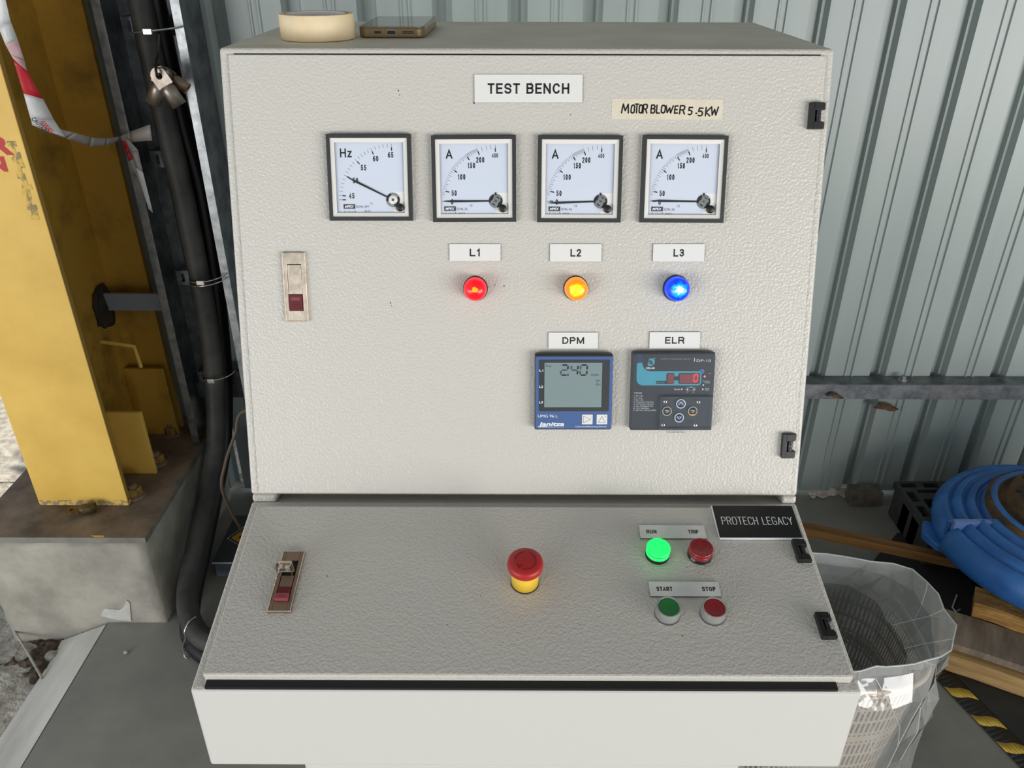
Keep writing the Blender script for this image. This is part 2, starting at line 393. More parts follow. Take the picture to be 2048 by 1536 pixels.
# ================================================================== TEST BENCH
W = .68; BX = .01343
TY, TZ = .94568, CH-.10319                      # top front edge
FY, FZ = TY-.15288, TZ-.50899                   # face foot
DY, DZ = FY-.24345, FZ-.05022                   # desk front edge
BY, BZ = DY-.0015, DZ-.11616                    # desk front bottom
KY = TY+.3371
bench = empty('test_bench', (BX, .9, 0))
tag(bench, 'grey sheet-steel control desk with sloped lid and leaning meter door', 'control desk')
BI = Matrix.Translation((-BX, -.9, 0))
def wM(m): return BI @ m                          # world matrix to bench-local
fN = V((0, -(TZ-FZ), (TY-FY))).normalized(); fU = V((1, 0, 0)); fV = V((0, TY-FY, TZ-FZ)).normalized()
dV = V((0, FY-DY, FZ-DZ)).normalized(); dN = V((0, -(FZ-DZ), (FY-DY))).normalized()
FO = V((BX, FY, FZ)); DO = V((BX, DY, DZ))
def hit(px, py, O, n, h):
    d = ray(px, py); t = (O+n*h-CAM).dot(n)/d.dot(n); return CAM+d*t
def fuv(px, py, h=0):
    p = hit(px, py, FO, fN, h)-FO; return V((p.x, p.dot(fV)))
def duv(px, py, h=0):
    p = hit(px, py, DO, dN, h)-DO; return V((p.x, p.dot(dV)))
def face_M(u, v, h=0, a=0): return wM(frame(FO+fU*u+fV*v+fN*h, fU, fV, fN) @ Matrix.Rotation(a, 4, 'Z'))
def desk_M(u, v, h=0, a=0): return wM(frame(DO+fU*u+dV*v+dN*h, fU, dV, dN) @ Matrix.Rotation(a, 4, 'Z'))
def quadfit(uv, c4, h):
    """centre, size and turn of a rectangle whose corners TL TR BR BL are seen there"""
    p = [uv(*c, h) for c in c4]; c = (p[0]+p[1]+p[2]+p[3])/4
    w = ((p[1]-p[0]).length+(p[2]-p[3]).length)/2; hh = ((p[3]-p[0]).length+(p[2]-p[1]).length)/2
    d = (p[1]-p[0])+(p[2]-p[3]); return c, w, hh, math.atan2(d.y, d.x)

# --- shell, notch under the door
def yz(O, v, a, n, h): q = O+v*a+n*h; return (q.y, q.z)
prof = [(TY, TZ), yz(FO, fV, .0105, fN, 0), yz(FO, fV, .0105, fN, -.03), yz(FO, fV, .0, fN, -.03),
        (FY, FZ), (DY, DZ), (BY, BZ), (KY, BZ), (KY, TZ)]
b = bmesh.new(); vs = [b.verts.new((-W/2, p[0]-.9, p[1])) for p in prof]; f = b.faces.new(vs)
r = bmesh.ops.extrude_face_region(b, geom=[f])
for e in r['geom']:
    if isinstance(e, bmesh.types.BMVert): e.co.x = W/2
bmesh.ops.recalc_face_normals(b, faces=b.faces[:])
for f in b.faces: f.material_index = 0
mb = MB(); mb.bm(b, PAINT)
k = mb.mi(PAINT_TOP); ks = mb.mi(PAINT_S)
for i, f in enumerate(mb.f):
    zz = [mb.v[j].z for j in f]; yy = [mb.v[j].y+.9 for j in f]
    if min(zz) > TZ-1e-4: mb.m[i] = k
    if max(yy) < DY+1e-3 and min(zz) < BZ+1e-3: mb.m[i] = ks
# blocks closing the notch at both ends
for (a, c) in ((-W/2, fuv(553, 1000).x), (fuv(1562, 1000).x, W/2)):
    mb.X = wM(frame(FO, fU, fV, fN)); mb.box(a+.0008, c, .0, .0107, -.03, -.0004, PAINT)
mb.X = Matrix.Identity(4)
bevel(mb.build('cabinet_shell', bench), .0035, 3)
# --- pedestal
mb = MB(); xl = ay(612, 1535, .56).x-BX; xr = ay(1475, 1535, .56).x-BX
mb.box(xl, xr, .556-.9, 1.22-.9, 0, BZ-.0005, PAINT_S, .003); mb.build('pedestal', bench)
# --- door
p = [fuv(457, 108, .003), fuv(1655, 112, .003), fuv(1580, 989.5, .003), fuv(515.5, 986, .003)]
u0 = (p[0].x+p[3].x)/2; u1 = (p[1].x+p[2].x)/2; v1 = (p[0].y+p[1].y)/2; v0 = (p[2].y+p[3].y)/2
mb = MB(); mb.box(u0, u1, v0, v1, .0005, .0032, PAINT, .0012)
SCUFF = mat('scuff', (70, 66, 60), .8)
for (px_, py_, r_) in ((797, 181, 1.6), (799, 190, 1.2), (948, 206, 2.2), (781, 606, 1.6), (783, 611, 1.2), (1008, 572, 1.6), (1141, 229, 1.2), (1437, 500, 1), (570, 484, 1), (990, 570, 1.4)):
    c = fuv(px_, py_, .0032); mb.disc(c.x, c.y, r_*.0005, .00328, SCUFF, 8)
mb.build('cabinet_door', bench, face_M(0, 0))
mb = MB(); mb.box(u0+.006, u1-.006, v1+.0002, v1+.0015, .0003, .0007, RUBBER); mb.build('door_gap_shade', bench, face_M(0, 0))  # dark strip stands in for the shade in the gap above the door
DH = .0032                                           # door surface
# --- desk lid
LT = .0135
p = [duv(513, 1012, LT), duv(1598, 1013, LT), duv(1701, 1357, LT), duv(404.5, 1347, LT)]
lu0 = (p[0].x+p[3].x)/2; lu1 = (p[1].x+p[2].x)/2; lv1 = (p[0].y+p[1].y)/2; lv0 = (p[2].y+p[3].y)/2
mb = MB(); mb.box(lu0, lu1, lv0, lv1, .0005, LT, PAINT, .0022)
for (px_, py_, r_) in ((961, 1192, 1.2), (985, 1130, 1), (1370, 1087, 1), (655, 1152, 1.5), (1160, 1250, 1), (1365, 1272, 1.6), (1465, 1096, 1.2), (895, 1250, 1), (1200, 1095, 1)):
    c = duv(px_, py_, LT); mb.disc(c.x, c.y, r_*.0005, LT+.0001, SCUFF, 8)
mb.build('desk_lid', bench, desk_M(0, 0))
p0 = duv(409, 1381, .001); p1 = duv(1675, 1381, .001)
mb = MB(); mb.box(p0.x, p1.x, (p0.y+p1.y)/2, lv0+.002, .0002, .0045, RUBBER, .0008)
lab(mb.build('rubber_seal', bench, desk_M(0, 0)), 'black rubber seal along the front edge of the lid')

# --- label plates
def plate(c4, uv, fm, base, t, M, texts, label, side=INK, name='name_plate'):
    c, w, h, a = quadfit(uv, c4, base+t)
    mb = MB(); mb.prism([(-w/2, -h/2), (w/2, -h/2), (w/2, h/2), (-w/2, h/2)], 0, t, M, side)
    for (s, cx, cap, tw) in texts: mb.block(s, cx*w, 0, cap, t+.00015, INK, w=tw, wt=.18)
    return lab(mb.build(name, bench, fm(c.x, c.y, base+.0001, a)), label)
S = .00055                                             # metres per photo pixel on the door
plate([(949, 149), (1165, 149), (1165, 205), (949, 205)], fuv, face_M, DH, .0016, WHITEP, [('TEST BENCH', 0, .0112, .0905)], 'white plate reading TEST BENCH')
for c4, t in (((899, 488, 1001, 522), 'L1'), ((1100, 488, 1203, 523), 'L2'), ((1306, 488, 1409, 523), 'L3')):
    x0, y0, x1, y1 = c4
    plate([(x0, y0), (x1, y0), (x1, y1), (x0, y1)], fuv, face_M, DH, .0016, WHITEP, [(t, 0, .0088, .0122)], 'white plate reading %s above a round lamp' % t)
for c4, t, d in (((1097, 665, 1196, 697), 'DPM', 'blue power meter'), ((1299, 664, 1400, 697), 'ELR', 'leakage relay')):
    x0, y0, x1, y1 = c4
    plate([(x0, y0), (x1, y0), (x1, y1), (x0, y1)], fuv, face_M, DH, .0016, WHITEP, [(t, 0, .0082, .0258 if t == 'DPM' else .0228)], 'white plate reading %s above the %s' % (t, d))
plate([(1277, 1050), (1408, 1051), (1414, 1077), (1281, 1077)], duv, desk_M, LT, .0016, SILVERP, [('RUN', -.32, .0056, .0118), ('TRIP', .315, .0056, .0122)], 'silver plate reading RUN and TRIP')
plate([(1296, 1163), (1437, 1164), (1442, 1193), (1301, 1193)], duv, desk_M, LT, .0016, SILVERP, [('START', -.285, .0056, .0175), ('STOP', .345, .0056, .0150)], 'silver plate reading START and STOP')
# single-stroke letters on a unit-high cell
FONT = {'P': (.62, [[(0, 0), (0, 1), (.45, 1), (.6, .9), (.62, .75), (.6, .6), (.45, .48), (0, .48)]]),
 'R': (.62, [[(0, 0), (0, 1), (.45, 1), (.6, .9), (.62, .75), (.6, .6), (.45, .48), (0, .48)], [(.36, .48), (.62, 0)]]),
 'O': (.66, [[(.2, 0), (.06, .08), (0, .25), (0, .75), (.06, .92), (.2, 1), (.46, 1), (.6, .92), (.66, .75), (.66, .25), (.6, .08), (.46, 0), (.2, 0)]]),
 'T': (.64, [[(0, 1), (.64, 1)], [(.32, 1), (.32, 0)]]), 'E': (.56, [[(.56, 0), (0, 0), (0, 1), (.56, 1)], [(0, .5), (.46, .5)]]),
 'C': (.62, [[(.62, .78), (.56, .93), (.42, 1), (.2, 1), (.06, .92), (0, .75), (0, .25), (.06, .08), (.2, 0), (.42, 0), (.56, .07), (.62, .22)]]),
 'H': (.6, [[(0, 0), (0, 1)], [(.6, 0), (.6, 1)], [(0, .5), (.6, .5)]]), 'L': (.52, [[(0, 1), (0, 0), (.52, 0)]]),
 'G': (.64, [[(.62, .78), (.56, .93), (.42, 1), (.2, 1), (.06, .92), (0, .75), (0, .25), (.06, .08), (.2, 0), (.46, 0), (.64, .08), (.64, .45), (.36, .45)]]),
 'A': (.66, [[(0, 0), (.33, 1), (.66, 0)], [(.11, .34), (.55, .34)]]), 'Y': (.62, [[(0, 1), (.31, .5), (.62, 1)], [(.31, .5), (.31, 0)]]),
 'M': (.8, [[(0, 0), (.12, 1), (.4, .25), (.72, 1), (.8, 0)]]), 'B': (.6, [[(0, 0), (0, 1), (.4, 1), (.55, .88), (.52, .65), (.38, .54), (0, .52)], [(.38, .54), (.6, .4), (.58, .15), (.4, 0), (0, 0)]]),
 'W': (.9, [[(0, 1), (.2, 0), (.45, .7), (.66, 0), (.9, 1)]]), 'K': (.62, [[(0, 0), (0, 1)], [(.6, 1), (.02, .45), (.62, 0)]]),
 '5': (.55, [[(.55, 1), (.08, 1), (.04, .58), (.3, .62), (.52, .45), (.5, .15), (.3, 0), (0, .05)]]), '.': (.12, [[(0, .3), (.1, .3)]])}
c, w, h, a = quadfit(duv, [(1424, 1011), (1584, 1012), (1605, 1075), (1440, 1075)], LT+.0035)
mb = MB(); mb.box(-w/2, w/2, -h/2, h/2, 0, .0026, mat('black_engraving_laminate', (17, 18, 19), .38), .0003)
mb.prism([(-w/2, -h/2-.0012), (w/2, -h/2-.0012), (w/2, -h/2), (-w/2, -h/2)], 0, .0024, WHITE)
mb.prism([(-w/2-.0011, -h/2), (-w/2, -h/2), (-w/2, h/2), (-w/2-.0011, h/2)], 0, .0024, WHITE)
s = 'PROTECH LEGACY'; tot = sum((FONT[q][0]+.3) if q != ' ' else .62 for q in s)-.3
u = (w*.865)/tot; x = -w/2+w*.075; lh = .0112
for q in s:
    if q == ' ': x += .62*u; continue
    mb.strokes([[(x+px_*u, (py_-.5)*lh+.0008) for (px_, py_) in pl] for pl in FONT[q][1]], .00095, .0027, WHITE); x += (FONT[q][0]+.3)*u
lab(mb.build('maker_plate', bench, desk_M(c.x, c.y, LT+.0009, a)), 'black engraved maker plate at the corner of the lid')
# masking tape label with marker lettering
TAPEL = mat('aged_masking_tape', (224, 213, 192), .6, var=60, c2=(214, 203, 182))
c, w, h, a = quadfit(fuv, [(1222, 197), (1447, 199), (1445, 240), (1223, 238)], DH)
pol = [(-w/2, -h/2), (-w*.2, -h/2-.0002), (w*.2, -h/2+.0001), (w/2-.002, -h/2)]
for i in range(9): pol.append((w/2-.002*((i*37) % 5)/5+.0012*(i % 2), -h/2+h*(i+.5)/9))
pol += [(w/2-.001, h/2), (0, h/2+.0002), (-w/2, h/2)]
for i in range(9): pol.append((-w/2+.0010*(i % 2), h/2-h*(i+.5)/9))
mb = MB(); mb.prism(pol, 0, .0003, TAPEL)
KX = .00055/3.79
for (q, x0, x1, y0, y1) in (('M', 1225, 1278, 362, 298), ('O', 1297, 1322, 362, 305), ('T', 1326, 1352, 360, 297), ('O', 1358, 1382, 360, 303), ('R', 1390, 1420, 362, 298),
        ('B', 1450, 1480, 360, 302), ('L', 1492, 1516, 360, 305), ('O', 1530, 1558, 358, 305), ('W', 1564, 1618, 358, 308), ('E', 1632, 1655, 360, 308), ('R', 1672, 1708, 366, 305),
        ('5', 1738, 1766, 370, 318), ('.', 1796, 1806, 368, 340), ('5', 1814, 1848, 378, 322), ('K', 1872, 1906, 378, 318), ('W', 1912, 1966, 372, 312)):
    wd_, pls = FONT[q]; cx0 = 1575; cy0 = 332
    jit = lambda: random.uniform(-1.2, 1.2)
    mb.strokes([[((x0+(x1-x0)*px_/wd_+3*py_+jit()-cx0)*KX, -(y0+(y1-y0)*py_+jit()-cy0)*KX) for (px_, py_) in pl] for pl in pls], .0016, .0004, MARKER)
lab(mb.build('tape_label', bench, face_M(c.x, c.y, DH+.0001, a)), 'strip of masking tape handwritten MOTOR BLOWER 5.5KW')

# --- panel meters
def seg7(mb, ch, x, y, w, h, t, M, hh, lean=.08, faint=None):
    S7 = {'0': 'abcdef', '2': 'abged', '4': 'fgbc', '1': 'bc'}[ch]
    P = {'a': ((0, h), (w, h)), 'b': ((w, h), (w, h/2)), 'c': ((w, h/2), (w, 0)), 'd': ((0, 0), (w, 0)), 'e': ((0, 0), (0, h/2)), 'f': ((0, h/2), (0, h)), 'g': ((0, h/2), (w, h/2))}
    for s_ in S7:
        (ax, ay_), (bx, by) = P[s_]; a_ = V((x+ax+lean*ay_, y+ay_)); b_ = V((x+bx+lean*by, y+by)); d = (b_-a_).normalized(); n_ = V((-d.y, d.x))*t/2
        a_ += d*t*.35; b_ -= d*t*.35
        mb.flat([tuple(a_-d*0), tuple(a_+d*t*.4-n_), tuple(b_-d*t*.4-n_), tuple(b_), tuple(b_-d*t*.4+n_), tuple(a_+d*t*.4+n_)], hh, faint if (faint and s_ in 'gfe') else M)
def pol2(c, r, deg): a = math.radians(180-deg); return (c[0]+r*math.cos(a), c[1]+r*math.sin(a))
mm = .001
def meter(c4, kind, needle, label, hub_tab):
    PH = .0075
    c, w, h, a = quadfit(fuv, c4, DH+PH)
    sc = (w+h)/2/96.0                                   # model drawn on a 96 mm bezel
    Mx = face_M(c.x, c.y, DH+.0002, a) @ Matrix.Scale(sc, 4)          # meter meshes are drawn in millimetres
    # bezel
    mb = MB(); o = 48; i = 43.6
    def fr(z0, z1, ro, ri, M, z2=None):
        z2 = z1 if z2 is None else z2
        vs = []
        for (r_, z_) in ((ro, z0), (ro, z1-.8), (ro-.8, z1), (ri, z1), (ri, z2)):
            vs += [(-r_, -r_, z_), (r_, -r_, z_), (r_, r_, z_), (-r_, r_, z_)]
        fs = []
        for k in range(4):
            for q in range(4): fs.append((4*k+q, 4*k+(q+1) % 4, 4*k+4+(q+1) % 4, 4*k+4+q))
        mb.add(vs, fs, M)
    fr(0, 7.5, 48, 43.6, BEZEL, 4.5)
    vs = [(-43.6, -43.6, 6.4), (43.6, -43.6, 6.4), (43.6, 43.6, 6.4), (-43.6, 43.6, 6.4), (-39, -39, 5.2), (39, -39, 5.2), (39, 39, 5.2), (-39, 39, 5.2)]
    mb.add(vs, [(q, (q+1) % 4, 4+(q+1) % 4, 4+q) for q in range(4)], LENS)
    part = lab(mb.build('panel_meter', bench, Mx), label)
    # dial with its printing
    mb = MB(); mb.box(-39.2, 39.2, -39.2, 39.2, .8, 3.0, DIAL); H = 3.06
    px_ = (25.5, -24.5) if kind == 'Hz' else (24.5, -24.3)
    pr = 6.2
    if kind == 'Hz':
        maj = {45: 4.6, 50: 26.6, 55: 47, 60: 67.5, 65: 90}; ks_ = sorted(maj)
        for q in range(4):
            for t in range(5):
                d = maj[ks_[q]]+(maj[ks_[q+1]]-maj[ks_[q]])*t/5
                if t: mb.line(pol2(px_, 58.4, d), pol2(px_, 62, d), .38, H, INK)
        for d in list(maj.values())+[0]:
            mb.line(pol2(px_, 54.4, d), pol2(px_, 58.2, d), 1.25, H, INK); mb.line(pol2(px_, 58.2, d), pol2(px_, 62, d), .38, H, INK)
        for t, x, y in (('45', -22, -20), ('50', -17, -3), ('55', -7.2, 11.3), ('60', 7, 21.3), ('65', 24.2, 25.3)): mb.block(t, x, y, pr, H, INK, w=6.3, wt=.17)
        mb.block('Hz', -26.8, 27.5, 9.8, H, INK, w=13.4, wt=.17)
        mb.text('415V', -4.5, -37.2, 2.6, H, INK, w=7.4); mb.text('SD96-3FP', -10, -32.1, 2.8, H, INK, w=15)
        bx = -25.2; mb.text('CE', .2, -28.4, 2.5, H, INK, w=3.2)
    else:
        maj = {0: 0, 50: 10.7, 100: 35.9, 150: 56.8, 200: 70.3, 400: 90}
        def tick(d, bold, r0_=58.6): 
            if bold: mb.line(pol2(px_, 54.2, d), pol2(px_, 58.4, d), 1.25, H, INK)
            mb.line(pol2(px_, r0_ if not bold else 58.4, d), pol2(px_, 62, d), .34, H, INK)
        for d in maj.values(): tick(d, True)
        for a_, b_, n_ in ((50, 100, 10), (100, 150, 10), (150, 200, 12), (200, 400, 4)):
            for t in range(1, n_): tick(maj[a_]+(maj[b_]-maj[a_])*t/n_, False, 57 if (t % 2 or n_ == 4) else 58.8)
        tick(6.9, False); tick(8.9, False)
        mb.disc(*pol2(px_, 64.2, 10.7), .32, H, INK, 8); mb.disc(*pol2(px_, 64.2, 70.5), .32, H, INK, 8)
        for t, x, y, k_, w_ in (('0', -25.7, -25.2, 1, 2.9), ('50', -23.3, -15.4, 1, 6), ('100', -14.4, 2.6, 1, 8.6), ('150', -3, 15.2, 1, 8.4), ('200', 7.2, 21.4, 1, 9.3), ('400', 24, 26.1, .8, 7)):
            mb.block(t, x, y, pr*k_, H, INK, w=w_, wt=.17 if k_ == 1 else .14)
        mb.block('A', -28.2, 27.8, 10, H, INK, w=7.6, wt=.17)
        mb.text('SD96-3A', -14.2, -33.2, 2.9, H, INK, w=12.6); mb.text('200/5A', -15, -38, 2.0, H, INK, w=8)
        bx = -28.3; mb.text('CE', -4, -29.4, 2.6, H, INK, w=3.4)
    by = -32 if kind == 'Hz' else -32.8
    mb.rect(bx-7, bx+7, by-2.9, by+2.9, H, mat('print_grey', (150, 158, 170), .5)); mb.rect(bx-6.5, bx+6.5, by-2.3, by+2.3, H+.05, INK)
    mb.text('MPEX', bx, by, 3.0, H+.1, WHITE, w=11, shear=.25, bold=.03)
    q = bx-6
    mb.ring(q+.7, -37.6, .55, .85, H, INK, 12); mb.text('~1.5', q+5, -37.6, 1.9, H, INK, w=4.6); mb.line((q+8.4, -38.4), (q+10.6, -38.4), .25, H, INK); mb.line((q+9.5, -38.4), (q+9.5, -36.6), .25, H, INK); mb.ring(q+12.3, -37.6, .65, .95, H, INK, 12); mb.disc(q+12.3, -37.6, .35, H, INK, 8)
    mb.rect(px_[0]+.5, 39.2, -39.2, -15.3, H-.02, DIAL_W); mb.line((px_[0]+9.5, -39), (px_[0]+9.5, -34.8), .25, H, INK)
    mb.build('dial', part)
    # pointer
    mb = MB(); L_ = 53 if kind == 'Hz' else 56
    a_ = math.radians(180-needle); d = V((math.cos(a_), math.sin(a_))); n_ = V((-d.y, d.x)); o_ = V(px_)
    t0, t1, t2 = o_+d*6.5, o_+d*(L_-6), o_+d*(L_+4)
    mb.prism([tuple(t0-n_*.85), tuple(t1-n_*1.25), tuple(t2-n_*.18), tuple(t2+n_*.18), tuple(t1+n_*1.25), tuple(t0+n_*.85)], 3.5, 4.0, INK)
    mb.build('pointer', part)
    # hub and zero-set knob
    mb = MB(); mb.X = Matrix.Translation((px_[0], px_[1], 0))
    mb.lathe([(0, 3.4), (7.9, 3.4), (7.9, 3.1)], BLACK, 32, False); mb.ring(0, 0, 5.2, 7.6, 3.45, CHROME, 20, .5, 1.9); mb.ring(0, 0, 5.4, 7.6, 3.45, CHROME, 20, 3.4, 4.9)
    if kind == 'Hz': mb.lathe([(0, 4.4), (4.6, 4.3), (5.2, 3.5)], DIAL_W, 28)
    else: mb.prism([rot2((r_, 0), t_) for t_, r_ in [(k*pi/8, (5.8 if k % 4 < 2 else 4.0)) for k in range(16)]], 3.5, 4.4, CHROME)
    mb.rect(-1.5, 1.5, -1.5, 1.5, 4.46, NICKEL_D)
    for k in range(3): mb.rect(-1+k*.8, -.6+k*.8, -1.1, 1.1, 4.5, INK)
    if hub_tab: mb.box(-.9, .9, 6.5, 9.4, 3.2, 4.0, BLACK)
    mb.build('pointer_hub', part)
    mb = MB(); kx, ky = px_[0]+8.0, px_[1]-8.6
    mb.X = Matrix.Translation((kx, ky, 0))
    mb.lathe([(4.5, 3.0), (4.5, 7.4), (4.1, 7.9), (0, 7.9)], BLACK, 28)
    mb.line((-1.5, -.9) if kind != 'Hz' else (-.6, -1.6), (1.5, .9) if kind != 'Hz' else (.6, 1.6), .55, 7.95, mat('slot_black', (6, 6, 6), .6))
    mb.build('adjustment_knob', part)
    mb = MB(); mb.rect(-39.6, 39.6, -39.6, 39.6, 5.1, GLASS); mb.build('meter_glass', part)
    return part
meter([(650, 268), (821, 268), (826, 441), (659, 441)], 'Hz', 26.0, 'square frequency meter marked Hz with raised pointer', False)
meter([(863, 269), (1031, 269), (1031, 444.5), (867, 446)], 'A', -.3, 'square ammeter above the L1 plate', True)
meter([(1075, 270), (1247, 271), (1241, 445), (1076, 445)], 'A', -2.0, 'square ammeter above the L2 plate', True)
meter([(1286, 271), (1459, 272), (1448, 445), (1279, 444)], 'A', .6, 'square ammeter above the L3 plate', True)

# --- pilot lamps on the door
LM = {'L1': lamp_mat('red_lit_lens', (255, 22, 40), (255, 40, 30), (255, 200, 30), .46, .56, 1.0), 'L2': lamp_mat('amber_lit_lens', (250, 150, 34), (255, 190, 30), (255, 252, 40), .70, .78, 1.0),
      'L3': lamp_mat('blue_lit_lens', (6, 66, 240), (40, 225, 255), (240, 252, 255), .54, .82, 1.05)}
for t, px_, py_, r_ in (('L1', 950, 579, 24), ('L2', 1153, 578.5, 24), ('L3', 1356, 578.5, 25.5)):
    hh = .020; c = fuv(px_, py_, DH+.014); R_ = r_*.00057
    mb = MB(); mb.lathe([(R_*.98, 0), (R_*.98, .008), (R_*.97, .013), (R_*.85, .0185), (R_*.6, .0215), (R_*.3, .023), (0, .0235)], LM[t], 40)
    part = lab(mb.build('indicator_lamp', bench, face_M(c.x, c.y, DH+.0005)), '%s lit dome lamp under the %s plate' % ({'L1': 'red', 'L2': 'amber', 'L3': 'blue'}[t], t))
    mb = MB(); mb.lathe([(R_*.9, .0), (R_*1.06, .0), (R_*1.06, .003), (R_*.99, .0042)], BLACK, 40); mb.build('lamp_collar', part)

# --- digital power meter
PH = .010
c, w, h, a = quadfit(fuv, [(1070, 708), (1227, 708), (1222, 859), (1069, 859)], DH+PH)
def Z(x, y): return ((x-652)/10.55*mm, -(y-892)/10.55*mm)
def zr(mb, x0, y0, x1, y1, h_, M): a_ = Z(x0, y1); b_ = Z(x1, y0); mb.rect(a_[0], b_[0], a_[1], b_[1], h_, M)
def rrect(x0, y0, x1, y1, r_, n_=5):
    out = []
    for cx, cy, a0 in ((x1-r_, y1-r_, 0), (x0+r_, y1-r_, pi/2), (x0+r_, y0+r_, pi), (x1-r_, y0+r_, 1.5*pi)):
        for k in range(n_+1): t_ = a0+pi/2*k/n_; out.append((cx+r_*math.cos(t_), cy+r_*math.sin(t_)))
    return out
mb = MB(); mb.prism(rrect(-w/2, -h/2, w/2, h/2, .002), 0, PH, BLACK, bev=.0008)
a_ = Z(177, 1368); b_ = Z(1141, 436); mb.flat(rrect(a_[0], a_[1], b_[0], b_[1], .0016), PH+.0001, BLUE_P)
H = PH+.0003
mb.text('UMG 96 L', *Z(332, 1200), .0036, H, WHITE, w=.0238); mb.text('Janitza', *Z(376, 1303), .0046, H, WHITE, w=.0312, shear=.2, bold=.03)
zr(mb, 208, 1336, 328, 1347, H, WHITE); mb.text('electronics', *Z(436, 1342), .0012, H, WHITE, w=.0195)
mb.text('Universal Measuring Device', *Z(880, 1338), .0017, H, WHITE, w=.0372, bold=.01)
part = lab(mb.build('power_meter', bench, face_M(c.x, c.y, DH+.0003, a)), 'square blue digital meter showing 2.40')
mb = MB(); a_ = Z(216, 1138); b_ = Z(1100, 476); mb.prism(rrect(a_[0], a_[1], b_[0], b_[1], .0014), PH, PH+.0003, CHAR)
for t, y in (('L1', 612), ('L2', 820), ('L3', 1020)): mb.text(t, *Z(245, y), .0028, PH+.0005, WHITE, w=.0044, bold=.02)
zr(mb, 285, 515, 1005, 1085, PH+.0005, LCD)
for ch, x in (('2', 487), ('4', 612), ('0', 728)):
    p = Z(x, 672); seg7(mb, ch, p[0], p[1], .0078, .0122, .0018, LCDINK, PH+.0007, faint=LCDINK2)
zr(mb, 568, 660, 588, 678, PH+.0007, LCDINK)
mb.text('kVAr', *Z(920, 668), .0028, PH+.0007, LCDINK2, w=.0094); mb.text('Exp', *Z(338, 553), .0024, PH+.0007, LCDINK2, w=.0066)
mb.strokes([[Z(980, 748), Z(980, 738), Z(935, 738), Z(958, 767), Z(935, 797), Z(982, 797), Z(982, 786)]], .0005, PH+.0007, LCDINK2)
mb.build('screen', part)
for (x0, tri, t) in ((765, [(783, 1200), (783, 1288), (875, 1244)], '1'), (950, [(970, 1288), (1060, 1288), (1017, 1204)], '2')):
    mb = MB(); a_ = Z(x0, 1308); b_ = Z(x0+134, 1180); mb.prism(rrect(a_[0], a_[1], b_[0], b_[1], .0008), PH, PH+.0007, WHITEP)
    pts = [Z(*q) for q in tri]; mb.strokes([pts+[pts[0]]], .00035, PH+.0008, INK); mb.text(t, *Z(x0+113, 1207), .0018, PH+.0008, INK)
    mb.build('key', part)

# --- earth leakage relay
PH = .011
c, w, h, a = quadfit(fuv, [(1264, 705), (1431, 705), (1424, 861), (1261, 861)], DH+PH)
def Z(x, y): return ((x-648)/11.05*mm, -(y-895)/11.05*mm)
mb = MB(); mb.prism(rrect(-w/2, -h/2, w/2, h/2, .002), 0, PH-.002, mat('relay_case', (34, 36, 38), .35), bev=.0006)
H = PH-.0018; FAS = mat('relay_fascia', (50, 54, 60), .4)
a_ = Z(110, 1395); b_ = Z(1190, 400); mb.flat(rrect(a_[0], a_[1], b_[0], b_[1], .0012), H, FAS); H += .0002
def ZP(*q): return [Z(*p) for p in q]
mb.flat(ZP((172, 400), (235, 400), (240, 520), (262, 575), (300, 610), (340, 620), (1010, 620), (1020, 635), (1022, 770), (1012, 797), (990, 811), (245, 811), (200, 790), (176, 755), (170, 700)), H, CYAN)
mb.flat(ZP((172, 402), (235, 402), (238, 505), (172, 515)), H+.0001, NAVY)
mb.flat(ZP((312, 478), (330, 450), (372, 447), (398, 466), (404, 495), (396, 525), (372, 547), (345, 552), (312, 550)), H+.0001, CYAN)
for k in range(4): mb.strokes([[Z(300+8*k, 478+14*k-10), Z(340, 484+13*k-12), Z(372, 508+12*k-10)]], .0007, H+.0002, FAS)
mb.text('DELAB', *Z(348, 578), .0024, H, WHITE, w=.0102, bold=.02); mb.ring(*Z(400, 450), .0004, .0006, H, WHITE, 12)
mb.text('EARTH LEAKAGE RELAY', *Z(680, 456), .0017, H, mat('grey_print', (150, 154, 158), .5), w=.036); zr_ = Z(920, 468); mb.rect(zr_[0]-.0004, zr_[0]+.0004, zr_[1]-.0021, zr_[1]+.0021, H, WHITE)
mb.text('DP-10', *Z(1042, 478), .003, H, WHITE, w=.0168)
mb.disc(*Z(1025, 622), .0027, H+.0002, mat('ring_print', (90, 130, 190), .5)); mb.text('A', *Z(1025, 622), .003, H+.0003, NAVY, bold=.02)
mb.text('mA', *Z(1128, 650), .0014, H, WHITE); mb.text('Auxiliary', *Z(1088, 752), .0014, H, WHITE, w=.0088); mb.text('Output', *Z(1105, 772), .0014, H, WHITE, w=.0062); mb.text('Fault', *Z(1106, 850), .0015, H, WHITE, w=.005); mb.text('Start', *Z(1106, 870), .0015, H, WHITE, w=.005)
mb.text('Fault', *Z(712, 862), .0022, H, WHITE, w=.0068); mb.text('Trip', *Z(890, 832), .0015, H, WHITE, w=.0036); mb.text('I>', *Z(842, 908), .0012, H, WHITE); mb.text('I>>', *Z(928, 908), .0012, H, WHITE)
for q in ((772, 862), (848, 864), (930, 864), (1052, 805), (1048, 862)): mb.disc(*Z(*q), .0010, H, SILVERP, 14)
mb.strokes([[Z(848, 838), Z(930, 838), Z(952, 850), Z(955, 870), Z(930, 890), Z(900, 880), Z(875, 880), Z(848, 890), Z(825, 872), Z(828, 850), Z(848, 838)]], .00022, H, SILVERP)
mb.disc(*Z(1062, 688), .0019, H, NAVY, 16)
mb.text('MODE', *Z(152, 912), .0018, H, WHITE, w=.0088, align='LEFT')
